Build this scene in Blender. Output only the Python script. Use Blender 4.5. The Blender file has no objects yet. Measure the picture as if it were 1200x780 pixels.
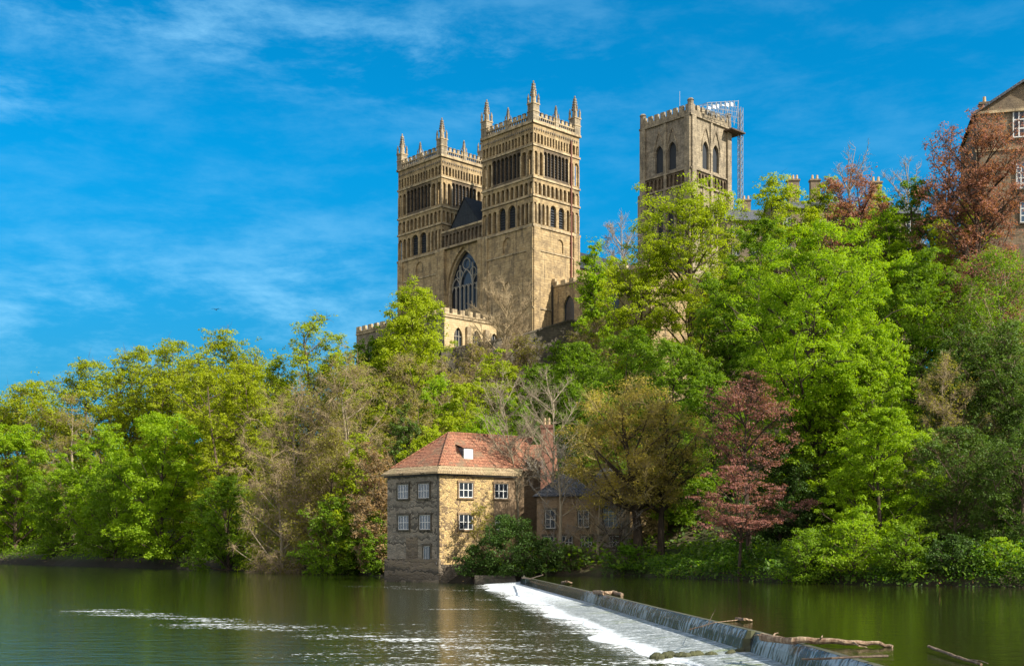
import bpy, math, random
import numpy as np
from mathutils import Vector, Matrix

R = math.radians
C = bpy.context.scene.collection
scene = bpy.context.scene
random.seed(7)

# ------------------------------------------------------------------ camera, sky, sun, exposure
EYE = 3.4                                  # eye height above the lower pool
cam_d = bpy.data.cameras.new('camera')
cam = bpy.data.objects.new('camera', cam_d)
C.objects.link(cam)
cam.location = (0, 0, EYE)
cam.rotation_euler = (R(90), 0, 0)
cam_d.sensor_width = 36
cam_d.lens = 42.0
cam_d.shift_y = 0.2083
cam_d.clip_start = 0.5
cam_d.clip_end = 4000
scene.camera = cam

SUN_EL, SUN_AZ = 40.0, 121.0               # azimuth measured clockwise from +Y
SUN_STRENGTH, SKY_STRENGTH, EXPOSURE = 5.0, 0.10, 0.92
vs = scene.view_settings
vs.view_transform = 'Standard'
vs.look = 'None'
vs.gamma = 1
vs.use_curve_mapping = False
vs.exposure = EXPOSURE


class N:
    """tiny node-tree helper"""
    def __init__(self, nt):
        self.nt = nt
        nt.nodes.clear()

    def add(self, typ, ins=None, **kw):
        n = self.nt.nodes.new(typ)
        for k, v in kw.items():
            setattr(n, k, v)
        for k, v in (ins or {}).items():
            s = n.inputs[k]
            if isinstance(v, bpy.types.NodeSocket):
                self.nt.links.new(v, s)
            else:
                s.default_value = v
        return n

    def math(self, op, a, b=None, c=None, clamp=False):
        n = self.nt.nodes.new('ShaderNodeMath')
        n.operation = op
        n.use_clamp = clamp
        for i, v in enumerate((a, b, c)):
            if v is None:
                continue
            if isinstance(v, bpy.types.NodeSocket):
                self.nt.links.new(v, n.inputs[i])
            else:
                n.inputs[i].default_value = v
        return n.outputs[0]

    def smooth(self, x, a, b):
        n = self.add('ShaderNodeMapRange', {0: x, 1: a, 2: b, 3: 0.0, 4: 1.0}, interpolation_type='SMOOTHSTEP')
        return n.outputs[0]

    def mix(self, f, a, b, blend='MIX'):
        n = self.nt.nodes.new('ShaderNodeMix')
        n.data_type = 'RGBA'
        n.blend_type = blend
        n.clamp_factor = True
        for s, v in ((n.inputs[0], f), (n.inputs[6], a), (n.inputs[7], b)):
            if isinstance(v, bpy.types.NodeSocket):
                self.nt.links.new(v, s)
            elif isinstance(v, (int, float)):
                s.default_value = v
            else:
                s.default_value = (*v, 1) if len(v) == 3 else v
        return n.outputs[2]

    def noise(self, vec, scale, detail=3, rough=.55, dist=0.0):
        n = self.add('ShaderNodeTexNoise', {'Vector': vec, 'Scale': scale, 'Detail': detail, 'Roughness': rough, 'Distortion': dist})
        return n.outputs[0]

    def mapping(self, vec, scale=(1, 1, 1), loc=(0, 0, 0), rot=(0, 0, 0)):
        return self.add('ShaderNodeMapping', {'Vector': vec, 'Scale': scale, 'Location': loc, 'Rotation': rot}).outputs[0]


def build_world():
    w = bpy.data.worlds.new('World')
    scene.world = w
    w.use_nodes = True
    n = N(w.node_tree)
    sky = n.add('ShaderNodeTexSky', sky_type='NISHITA')
    sky.sun_disc = False
    sky.sun_elevation = R(SUN_EL)
    sky.sun_rotation = R(SUN_AZ)
    sky.air_density = 1.0
    sky.dust_density = 0.3
    sky.ozone_density = 2.5
    tc = n.add('ShaderNodeTexCoord')
    d = tc.outputs['Generated']
    sep = n.add('ShaderNodeSeparateXYZ', {0: d})
    x, y, z = sep.outputs
    az = n.math('ARCTAN2', x, y)                 # 0 ahead of the river bank, + to the right
    el = n.math('ARCSINE', z)
    low = n.mix(n.smooth(el, .02, .34), (SKY_LOW), (SKY_TINT))
    tint = n.mix(1.0, sky.outputs[0], low, 'MULTIPLY')
    # high thin cirrus
    comb = n.add('ShaderNodeCombineXYZ', {0: az, 1: el, 2: 0.0}).outputs[0]
    m1 = n.mapping(comb, (5.0, 15.0, 1), (1.7, 2.2, 0), (0, 0, R(-14)))
    cir = n.noise(m1, 1.5, 10, .66, .15)
    m2 = n.mapping(comb, (2.2, 5.0, 1), (4.1, 9.0, 0), (0, 0, R(-10)))
    big = n.noise(m2, 1.4, 3, .5)
    # where the veils lie: a high band, a low band on the left
    def band(e0, s, slope):
        t = n.math('SUBTRACT', n.math('SUBTRACT', el, e0), n.math('MULTIPLY', az, slope))
        t = n.math('DIVIDE', t, s)
        return n.math('EXPONENT', n.math('MULTIPLY', n.math('MULTIPLY', t, t), -1.0))
    hi = n.math('MULTIPLY', band(.385, .035, -.06), n.smooth(az, .14, -.05))
    lo = n.math('MULTIPLY', band(.215, .055, .12), n.smooth(az, .02, -.2))
    edge = n.math('MULTIPLY', band(.335, .02, 0), n.smooth(az, -.33, -.40))
    thin = n.math('MULTIPLY', n.smooth(el, .05, .2), 0.25)
    where = n.math('ADD', n.math('ADD', hi, n.math('MULTIPLY', lo, 1.1)), n.math('ADD', edge, thin))
    dens = n.math('MULTIPLY', n.smooth(n.math('ADD', cir, n.math('MULTIPLY', big, .35)), .58, .95), where, clamp=True)
    dens = n.math('MULTIPLY', dens, .44)
    front = n.mix(dens, tint, CLOUD_FRONT)
    # broken bright clouds added behind the viewer, unseen, as neutral fill light
    cum = n.noise(n.mapping(d, (1.6, 1.6, 3.0)), 1.7, 7, .55)
    back = n.math('MULTIPLY', n.smooth(y, .25, -.25), n.smooth(cum, .38, .56))
    col = n.mix(back, front, FILL_CLOUD)
    bg = n.add('ShaderNodeBackground', {0: col, 1: SKY_STRENGTH})
    out = n.add('ShaderNodeOutputWorld', {0: bg.outputs[0]})


SKY_TINT = (0.005, 0.68, 0.93)
SKY_LOW = (0.085, 0.30, 0.42)
CLOUD_FRONT = (2.3, 4.8, 6.5)
FILL_CLOUD = (8.8, 8.1, 7.3)
build_world()

sun_d = bpy.data.lights.new('sun', 'SUN')
sun_d.energy = SUN_STRENGTH
sun_d.angle = R(0.53)
sun_d.color = (1.0, 0.93, 0.80)
sun = bpy.data.objects.new('sun', sun_d)
C.objects.link(sun)
sv = Vector((math.sin(R(SUN_AZ)) * math.cos(R(SUN_EL)), math.cos(R(SUN_AZ)) * math.cos(R(SUN_EL)), math.sin(R(SUN_EL))))
sun.rotation_euler = sv.to_track_quat('Z', 'Y').to_euler()
sun.location = (60, -40, 120)

F = 1400.0


def pt(px, py, D):
    """ground-plan helper: the point at depth D seen at photo pixel (px, py)"""
    return Vector(((px - 600) / F * D, D, EYE + (640 - py) / F * D))


# ------------------------------------------------------------------ object helpers
def tag(o, label=None, cat=None, group=None, kind=None):
    if label: o['label'] = label
    if cat: o['category'] = cat
    if group: o['group'] = group
    if kind: o['kind'] = kind
    return o


def empty(name, loc, rz=0, label=None, cat=None, group=None):
    o = bpy.data.objects.new(name, None)
    o.empty_display_size = .5
    C.objects.link(o)
    o.location = loc
    o.rotation_euler = (0, 0, rz)
    return tag(o, label, cat, group)


def link(name, me, mat, parent=None, loc=None):
    o = bpy.data.objects.new(name, me)
    C.objects.link(o)
    for m in (mat if isinstance(mat, (list, tuple)) else [mat]):
        me.materials.append(m)
    if parent: o.parent = parent
    if loc is not None: o.location = loc
    return o


class MB:
    def __init__(self):
        self.v, self.f, self.m = [], [], []
        self.cur = 0

    def poly(self, *pts):
        i = len(self.v)
        self.v += [tuple(p) for p in pts]
        self.f.append(tuple(range(i, i + len(pts))))
        self.m.append(self.cur)

    def box(self, x0, y0, z0, x1, y1, z1):
        i = len(self.v)
        self.v += [(x0, y0, z0), (x1, y0, z0), (x1, y1, z0), (x0, y1, z0), (x0, y0, z1), (x1, y0, z1), (x1, y1, z1), (x0, y1, z1)]
        for q in ((0, 3, 2, 1), (4, 5, 6, 7), (0, 1, 5, 4), (1, 2, 6, 5), (2, 3, 7, 6), (3, 0, 4, 7)):
            self.f.append(tuple(i + k for k in q))
            self.m.append(self.cur)

    def obox(self, fr, u0, u1, z0, z1, o0, o1):
        """box in a wall frame: u along, z up, o outwards"""
        p = [fr(u, z, o) for o in (o0, o1) for z in (z0, z1) for u in (u0, u1)]
        i = len(self.v)
        self.v += [tuple(q) for q in p]
        for q in ((0, 1, 3, 2), (4, 6, 7, 5), (0, 4, 5, 1), (2, 3, 7, 6), (0, 2, 6, 4), (1, 5, 7, 3)):
            self.f.append(tuple(i + k for k in q))
            self.m.append(self.cur)

    def frustum(self, cx, cy, z0, z1, r0, r1, n=8, rot=0.0):
        i = len(self.v)
        for z, r in ((z0, r0), (z1, r1)):
            for k in range(n):
                a = rot + k * 2 * math.pi / n
                self.v.append((cx + r * math.cos(a), cy + r * math.sin(a), z))
        for k in range(n):
            self.f.append((i + k, i + (k + 1) % n, i + n + (k + 1) % n, i + n + k)); self.m.append(self.cur)
        self.f.append(tuple(i + n + k for k in range(n))); self.m.append(self.cur)
        self.f.append(tuple(i + n - 1 - k for k in range(n))); self.m.append(self.cur)

    def tube(self, pts, r0, r1, n=6, bump=0.0, seed=0):
        pts = [Vector(p) for p in pts]
        rnd = random.Random(seed)
        i = len(self.v)
        k = len(pts)
        for j, p in enumerate(pts):
            t = (pts[min(j + 1, k - 1)] - pts[max(j - 1, 0)]).normalized()
            a = t.orthogonal().normalized() if j == 0 else (prev - prev.project(t)).normalized()
            prev = a
            b = t.cross(a)
            r = r0 + (r1 - r0) * j / (k - 1)
            for q in range(n):
                an = q * 2 * math.pi / n
                rr = r * (1 + bump * rnd.uniform(-1, 1))
                self.v.append(tuple(p + a * (rr * math.cos(an)) + b * (rr * math.sin(an))))
        for j in range(k - 1):
            for q in range(n):
                self.f.append((i + j * n + q, i + j * n + (q + 1) % n, i + (j + 1) * n + (q + 1) % n, i + (j + 1) * n + q)); self.m.append(self.cur)
        self.f.append(tuple(i + q for q in range(n))[::-1]); self.m.append(self.cur)
        self.f.append(tuple(i + (k - 1) * n + q for q in range(n))); self.m.append(self.cur)

    # a wall strip pierced (or recessed) by n arches
    def arches(self, fr, u0, u1, z0, z1, n, pier, depth, spring, sill=0.0, pointed=False, seg=8):
        b = (u1 - u0) / n
        for k in range(n):
            a0 = u0 + k * b
            l, r = a0 + pier / 2, a0 + b - pier / 2
            w = (r - l) / 2
            c = (l + r) / 2
            zs = z0 + sill
            pts = []
            for s in range(seg + 1):
                t = s / seg
                if pointed:
                    # two arcs of radius 2w centred on the far springers
                    if t <= .5:
                        an = math.pi - (math.pi / 3) * (t * 2)
                        pts.append((r + 2 * w * math.cos(an), spring + 2 * w * math.sin(an)))
                    else:
                        an = math.pi / 3 * (1 - (t - .5) * 2)
                        pts.append((l + 2 * w * math.cos(an), spring + 2 * w * math.sin(an)))
                else:
                    an = math.pi * (1 - t)
                    pts.append((c + w * math.cos(an), spring + w * math.sin(an)))
            pts = [(u, min(z, z1 - .02)) for u, z in pts]
            if sill > 0:
                self.poly(fr(a0, z0, 0), fr(a0 + b, z0, 0), fr(a0 + b, zs, 0), fr(a0, zs, 0))
            if pier > 0:
                self.poly(fr(a0, zs, 0), fr(l, zs, 0), fr(l, z1, 0), fr(a0, z1, 0))
                self.poly(fr(r, zs, 0), fr(a0 + b, zs, 0), fr(a0 + b, z1, 0), fr(r, z1, 0))
            for (ua, za), (ub, zb) in zip(pts, pts[1:]):
                self.poly(fr(ua, za, 0), fr(ub, zb, 0), fr(ub, z1, 0), fr(ua, z1, 0))
                self.poly(fr(ua, za, 0), fr(ub, zb, 0), fr(ub, zb, -depth), fr(ua, za, -depth))
            self.poly(fr(l, zs, 0), fr(l, spring, 0), fr(l, spring, -depth), fr(l, zs, -depth))
            self.poly(fr(r, zs, 0), fr(r, spring, 0), fr(r, spring, -depth), fr(r, zs, -depth))
            self.poly(fr(l, zs, 0), fr(r, zs, 0), fr(r, zs, -depth), fr(l, zs, -depth))

    def wall(self, fr, u0, u1, z0, z1, o=0.0):
        self.poly(fr(u0, z0, o), fr(u1, z0, o), fr(u1, z1, o), fr(u0, z1, o))

    def mesh(self, name):
        me = bpy.data.meshes.new(name)
        me.from_pydata(self.v, [], self.f)
        me.polygons.foreach_set('material_index', self.m)
        me.update()
        return me

    def build(self, name, mat, parent=None, loc=None):
        return link(name, self.mesh(name), mat, parent, loc)


def frame(o, du, n):
    o, du, n = Vector(o), Vector(du).normalized(), Vector(n).normalized()
    return lambda u, z, off: (o.x + du.x * u + n.x * off, o.y + du.y * u + n.y * off, z)


# ------------------------------------------------------------------ materials
MATS = {}


def mat(name):
    m = bpy.data.materials.new(name)
    m.use_nodes = True
    MATS[name] = m
    return m, N(m.node_tree)


def finish(n, col, rough=.85, bump=None, bstr=.4, bdist=.05, spec=.3):
    ins = {'Base Color': col, 'Roughness': rough, 'Specular IOR Level': spec}
    if bump is not None:
        ins['Normal'] = n.add('ShaderNodeBump', {'Strength': bstr, 'Distance': bdist, 'Height': bump}).outputs[0]
    p = n.add('ShaderNodeBsdfPrincipled', ins)
    n.add('ShaderNodeOutputMaterial', {0: p.outputs[0]})
    return p


def wall_uv(n):
    tc = n.add('ShaderNodeTexCoord').outputs['Object']
    s = n.add('ShaderNodeSeparateXYZ', {0: tc})
    u = n.math('ADD', s.outputs[0], s.outputs[1])
    return tc, n.add('ShaderNodeCombineXYZ', {0: u, 1: s.outputs[2], 2: 0.0}).outputs[0]


def stone(name, base, dark, light, bw=.9, bh=.42, stain=(.07, .055, .04), stain_amt=.55, mortar=.42):
    m, n = mat(name)
    tc, uv = wall_uv(n)
    br = n.add('ShaderNodeTexBrick', {'Vector': uv, 'Color1': (*base, 1), 'Color2': (*light, 1), 'Mortar': (*[c * mortar for c in base], 1),
                                      'Scale': 1.0, 'Mortar Size': .018, 'Mortar Smooth': .3, 'Bias': -.1, 'Brick Width': bw, 'Row Height': bh})
    n1 = n.noise(tc, .55, 6, .65)
    n2 = n.noise(tc, 3.1, 5, .6)
    n3 = n.noise(n.mapping(tc, (1.5, 1.5, .16)), .9, 6, .65)
    blk = n.noise(n.mapping(uv, (1 / bw, 1 / bh, 1)), .9, 1, .5)
    c = n.mix(n.math('MULTIPLY', n.smooth(blk, .50, .72), .7), br.outputs[0], dark)
    c = n.mix(n.smooth(n1, .44, .64), c, dark)
    c = n.mix(n.math('MULTIPLY', n.smooth(n3, .50, .68), stain_amt), c, stain)
    c = n.mix(n.math('MULTIPLY', n.smooth(n2, .35, .7), .35), c, light)
    h = n.math('ADD', n.math('MULTIPLY', br.outputs[1], -.5), n2)
    finish(n, c, .9, h, .7, .06)
    return m


stone('cathedral_stone', (.335, .235, .115), (.175, .125, .07), (.44, .325, .175), stain_amt=.95)
stone('dressed_stone', (.38, .29, .17), (.19, .145, .09), (.50, .39, .24), 1.4, .5, stain_amt=.85)
stone('pale_stone', (.46, .345, .19), (.38, .28, .15), (.54, .42, .25), stain_amt=.2)
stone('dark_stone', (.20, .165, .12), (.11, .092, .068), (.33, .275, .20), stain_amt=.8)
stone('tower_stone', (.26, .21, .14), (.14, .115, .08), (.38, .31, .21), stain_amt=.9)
stone('arcade_shade_stone', (.12, .088, .056), (.07, .052, .036), (.19, .14, .085), stain_amt=.6)  # shade of the arcade recesses and belfry openings put into a darker stone
stone('wall_stone', (.085, .072, .055), (.055, .05, .038), (.14, .12, .09), .8, .4, stain=(.03, .04, .018), stain_amt=.7)
stone('house_stone', (.19, .14, .09), (.13, .10, .07), (.26, .20, .13), .7, .3, stain_amt=.4)
stone('red_brick', (.27, .125, .085), (.19, .085, .06), (.35, .19, .13), .24, .08, stain_amt=.25, mortar=1.3)
stone('rust_brick', (.24, .165, .10), (.16, .11, .065), (.33, .24, .15), .26, .09, stain_amt=.25, mortar=1.2)


def rubble(name, cols, mortar, sx=2.4, sz=4.6, stain=.4):
    m, n = mat(name)
    tc, uv = wall_uv(n)
    uvn = n.add('ShaderNodeVectorMath', {0: uv, 1: n.add('ShaderNodeTexNoise', {'Vector': tc, 'Scale': 1.7}).outputs[1]}, operation='ADD').outputs[0]
    mp = n.mapping(uvn, (sx, sz, 1))
    v = n.add('ShaderNodeTexVoronoi', {'Vector': mp, 'Scale': 1.0, 'Randomness': .85}, voronoi_dimensions='2D')
    ve = n.add('ShaderNodeTexVoronoi', {'Vector': mp, 'Scale': 1.0, 'Randomness': .85}, voronoi_dimensions='2D', feature='DISTANCE_TO_EDGE')
    s = n.add('ShaderNodeSeparateColor', {0: v.outputs['Color']})
    c = n.mix(n.smooth(s.outputs[0], .1, .9), cols[0], cols[1])
    c = n.mix(n.smooth(s.outputs[1], .68, .8), c, cols[2])
    c = n.mix(n.smooth(ve.outputs[0], .10, .03), c, mortar)
    n1 = n.noise(tc, .5, 5, .6)
    c = n.mix(n.math('MULTIPLY', n.smooth(n1, .45, .7), stain), c, [k * .45 for k in cols[0]])
    h = n.math('ADD', n.smooth(ve.outputs[0], .02, .2), n.noise(tc, 6, 4))
    finish(n, c, .92, h, .9, .06)
    return m


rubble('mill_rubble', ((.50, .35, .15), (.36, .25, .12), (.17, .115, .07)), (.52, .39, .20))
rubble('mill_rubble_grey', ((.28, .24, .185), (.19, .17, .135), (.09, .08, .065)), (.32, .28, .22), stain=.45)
rubble('quay_stone', ((.20, .16, .11), (.13, .105, .075), (.07, .06, .045)), (.16, .13, .10), 1.3, 2.6, .6)


def tiles(name, a, b, c3, moss, moss_amt, tw=.28, th=.30):
    m, n = mat(name)
    tc, uv = wall_uv(n)
    br = n.add('ShaderNodeTexBrick', {'Vector': uv, 'Color1': (*a, 1), 'Color2': (*b, 1), 'Mortar': (*[k * .35 for k in a], 1),
                                      'Scale': 1.0, 'Mortar Size': .03, 'Brick Width': tw, 'Row Height': th})
    n1 = n.noise(tc, .9, 6, .65)
    n2 = n.noise(tc, 5.0, 4, .6)
    c = n.mix(n.smooth(n2, .45, .7), br.outputs[0], c3)
    c = n.mix(n.math('MULTIPLY', n.smooth(n1, .48, .66), moss_amt), c, moss)
    finish(n, c, .85, n.math('ADD', n.math('MULTIPLY', br.outputs[1], -1.0), n.math('MULTIPLY', n2, .6)), .9, .07)


tiles('roof_tile', (.31, .125, .07), (.20, .082, .052), (.40, .20, .115), (.17, .12, .075), .85)
tiles('stone_slate', (.34, .25, .14), (.26, .19, .11), (.40, .31, .19), (.20, .17, .09), .6)
tiles('slate_roof', (.085, .095, .115), (.06, .068, .085), (.14, .145, .16), (.10, .095, .065), .6)
tiles('lead_roof', (.022, .027, .034), (.017, .021, .027), (.04, .045, .052), (.02, .022, .026), .4, .8, 4.0)


def plain(name, col, rough=.6, var=.25, scale=4, spec=.4, metal=0):
    m, n = mat(name)
    tc = n.add('ShaderNodeTexCoord').outputs['Object']
    f = n.noise(tc, scale, 5, .6)
    c = n.mix(f, [k * (1 - var) for k in col], [min(1, k * (1 + var)) for k in col])
    p = finish(n, c, rough, f, .25, .02, spec)
    p.inputs['Metallic'].default_value = metal
    return m


plain('white_paint', (.66, .66, .64), .55, .18)
plain('louvre_dark', (.020, .024, .030), .8, .4, 2)
plain('window_dark', (.016, .022, .032), .25, .5, 1.5, .5)
plain('glass_blue', (.05, .085, .13), .12, .5, 2.0, .8)
plain('tracery_stone', (.27, .245, .20), .9)
plain('pipe_red', (.17, .065, .04), .6)
plain('pipe_black', (.03, .028, .026), .5)
plain('galvanised', (.26, .27, .28), .5, .2, 4, .5, .5)
plain('sheeting_white', (.55, .58, .62), .45, .3)
plain('bird_dark', (.02, .02, .022), .8)
plain('clay_pot', (.42, .30, .17), .85)


def bark(name, col, light):
    m, n = mat(name)
    tc = n.add('ShaderNodeTexCoord').outputs['Object']
    f = n.noise(n.mapping(tc, (4, 4, 1)), 2.0, 5, .65)
    c = n.mix(n.smooth(f, .35, .7), col, light)
    finish(n, c, .9, f, .8, .05)


bark('bark_brown', (.075, .052, .034), (.16, .115, .075))
bark('bark_dark', (.035, .025, .018), (.085, .06, .04))
bark('bark_pale', (.22, .18, .12), (.36, .30, .21))
bark('twig_brown', (.27, .20, .11), (.40, .31, .19))
bark('twig_grey', (.22, .19, .16), (.33, .30, .26))
bark('twig_olive', (.27, .21, .08), (.40, .32, .13))
bark('driftwood', (.15, .09, .055), (.36, .27, .18))
bark('driftwood_wet', (.06, .042, .03), (.13, .09, .06))


def leaf(name, col, col2, trans=.55, gloss=.015):
    m, n = mat(name)
    at = n.add('ShaderNodeAttribute', attribute_name='rnd').outputs['Fac']
    tc = n.add('ShaderNodeTexCoord').outputs['Object']
    big = n.noise(tc, .35, 2, .5)
    c = n.mix(at, col, col2)
    c = n.mix(n.smooth(big, .35, .65), c, n.mix(.5, col2, [k * .75 for k in col]))
    tcol = n.mix(1.0, c, (1.3, 1.3, .6), 'MULTIPLY')
    d = n.add('ShaderNodeBsdfDiffuse', {0: c})
    t = n.add('ShaderNodeBsdfTranslucent', {0: tcol})
    g = n.add('ShaderNodeBsdfGlossy', {0: (.8, .85, .8, 1), 1: .6})
    a = n.add('ShaderNodeMixShader', {0: trans, 1: d.outputs[0], 2: t.outputs[0]})
    b = n.add('ShaderNodeMixShader', {0: gloss, 1: a.outputs[0], 2: g.outputs[0]})
    n.add('ShaderNodeOutputMaterial', {0: b.outputs[0]})


leaf('leaf_fresh', (.17, .32, .005), (.34, .46, .009))
leaf('leaf_yellow', (.27, .36, .006), (.37, .43, .010))
leaf('leaf_beech', (.28, .35, .006), (.37, .41, .010))
leaf('leaf_mid', (.12, .225, .007), (.20, .31, .010))
leaf('leaf_dark', (.03, .075, .010), (.07, .13, .014), .35, .02)
leaf('leaf_olive', (.22, .21, .03), (.32, .29, .05))
leaf('leaf_copper', (.22, .075, .055), (.42, .20, .14), .45)
leaf('leaf_russet', (.17, .06, .06), (.43, .20, .16), .42)
leaf('leaf_gold', (.34, .27, .05), (.46, .37, .08))
leaf('leaf_rusty', (.26, .16, .07), (.34, .22, .10), .4)
leaf('leaf_ivy', (.05, .11, .012), (.12, .19, .02), .4, .02)
leaf('leaf_ground', (.055, .15, .006), (.15, .29, .010))


# ------------------------------------------------------------------ terrain
BANK = [(-1500, 1550), (-600, 700), (-102, 238), (-60, 193), (-44, 176), (-19, 150), (-14, 132), (-9, 121), (-6.5, 114.5), (-3.5, 110), (1, 108),
        (7, 107), (10.7, 105), (14, 97), (18.5, 87), (23, 81), (30, 76), (45, 68), (80, 55), (200, 30), (600, -50), (1500, -300)]
NEAR = [(-1500, 1350), (-600, 560), (-120, 150), (-50, 60), (-18, 12), (0, 4.5), (30, -2), (200, -60), (600, -170), (1500, -500)]


def poly_dist(px, py, line):
    best = np.full(np.shape(px), 1e9)
    for (x0, y0), (x1, y1) in zip(line, line[1:]):
        dx, dy = x1 - x0, y1 - y0
        t = np.clip(((px - x0) * dx + (py - y0) * dy) / (dx * dx + dy * dy), 0, 1)
        best = np.minimum(best, np.hypot(px - x0 - t * dx, py - y0 - t * dy))
    return best


def sstep(t):
    t = np.clip(t, 0, 1)
    return t * t * (3 - 2 * t)


def ground_z(px, py):
    px, py = np.asarray(px, float), np.asarray(py, float)
    lx, ly = zip(*BANK)
    nx, ny = zip(*NEAR)
    d = poly_dist(px, py, BANK) * np.where(py > np.interp(px, lx, ly), 1, -1)
    e = poly_dist(px, py, NEAR) * np.where(py < np.interp(px, nx, ny), 1, -1)
    top = 24.0 + 2.5 * sstep((-px - 40) / 60)
    up = np.interp(d, [-6, 0, .6, 1.6, 6], [-2.0, -.35, .95, 1.5, 2.2])
    hill = up + (top - 2.2) * sstep((d - 4) / 46)
    # the levelled close round the cathedral, held up by the retaining wall
    rx, ry = px - 3.66, py - 205
    cu, cv = .728 * rx + .686 * ry, -.686 * rx + .728 * ry
    line = np.interp(px, [-60, -11.2, 17.4, 60], [175, 189, 203, 225])
    close = sstep((cu + 17) / 5) * sstep((cv + 40) / 12) * sstep((44 - cv) / 10) * sstep((110 - cu) / 20) * sstep((py - line - 2.5) / 2.5)
    hill = hill + (37.0 - hill) * close * (hill < 37.0)
    near = np.interp(e, [-5, 0, 1.5, 10, 60], [-2.0, -.2, 1.3, 1.8, 6])
    z = np.where(d > -6, hill, np.where(e > -5, near, -2.0))
    bumps = .35 * np.sin(px * .31 + 1.3) * np.cos(py * .27) + .25 * np.sin(px * .11 + py * .19)
    return z + bumps * np.clip((np.maximum(d, e) - 2) / 6, 0, 1)


def gz(x, y):
    return float(ground_z(np.array([x]), np.array([y]))[0])


def axis(edges):
    out = []
    for (a, b, s) in edges:
        out += list(np.arange(a, b, s))
    return np.array(out + [edges[-1][1]])


def build_terrain():
    m, n = mat('hillside_earth')
    tc = n.add('ShaderNodeTexCoord').outputs['Object']
    a = n.noise(tc, .12, 5, .6)
    b = n.noise(tc, 1.3, 6, .65)
    c = n.mix(n.smooth(a, .4, .6), (.035, .05, .014), (.075, .055, .03))
    c = n.mix(n.smooth(b, .5, .7), c, (.05, .09, .016))
    hz = n.add('ShaderNodeSeparateXYZ', {0: tc}).outputs[2]
    c = n.mix(n.smooth(hz, 1.5, .6), c, (.022, .018, .011))
    finish(n, c, .95, b, .8, .25)
    xs = axis([(-1500, -300, 100), (-300, -130, 17), (-130, 75, 2.5), (75, 200, 12.5), (200, 1500, 100)])
    ys = axis([(-600, -60, 60), (-60, 60, 4), (60, 290, 2.5), (290, 500, 15), (500, 1800, 100)])
    X, Y = np.meshgrid(xs, ys)
    Z = ground_z(X.ravel(), Y.ravel())
    nx, ny = len(xs), len(ys)
    v = np.stack([X.ravel(), Y.ravel(), Z], 1)
    f = [(j * nx + i, j * nx + i + 1, (j + 1) * nx + i + 1, (j + 1) * nx + i) for j in range(ny - 1) for i in range(nx - 1)]
    me = bpy.data.meshes.new('ground')
    me.from_pydata(v.tolist(), [], f)
    me.polygons.foreach_set('use_smooth', [True] * len(f))
    tag(link('ground', me, m), kind='structure')


build_terrain()

# ------------------------------------------------------------------ river and weir
LIP = [(1.0, 110.0), (.95, 101), (3.1, 81), (4.73, 66), (6.05, 50.5), (6.85, 42), (7.35, 36.4), (7.75, 29), (8.1, 20), (8.6, 8), (9.5, -12)]
UP_Z = 0.80


def lip_dense():
    ys = [p[1] for p in LIP][::-1]
    xs = [p[0] for p in LIP][::-1]
    yy = np.arange(-12, 110.01, 1.0)
    return [(float(np.interp(y, ys, xs)), float(y)) for y in yy]


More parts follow.
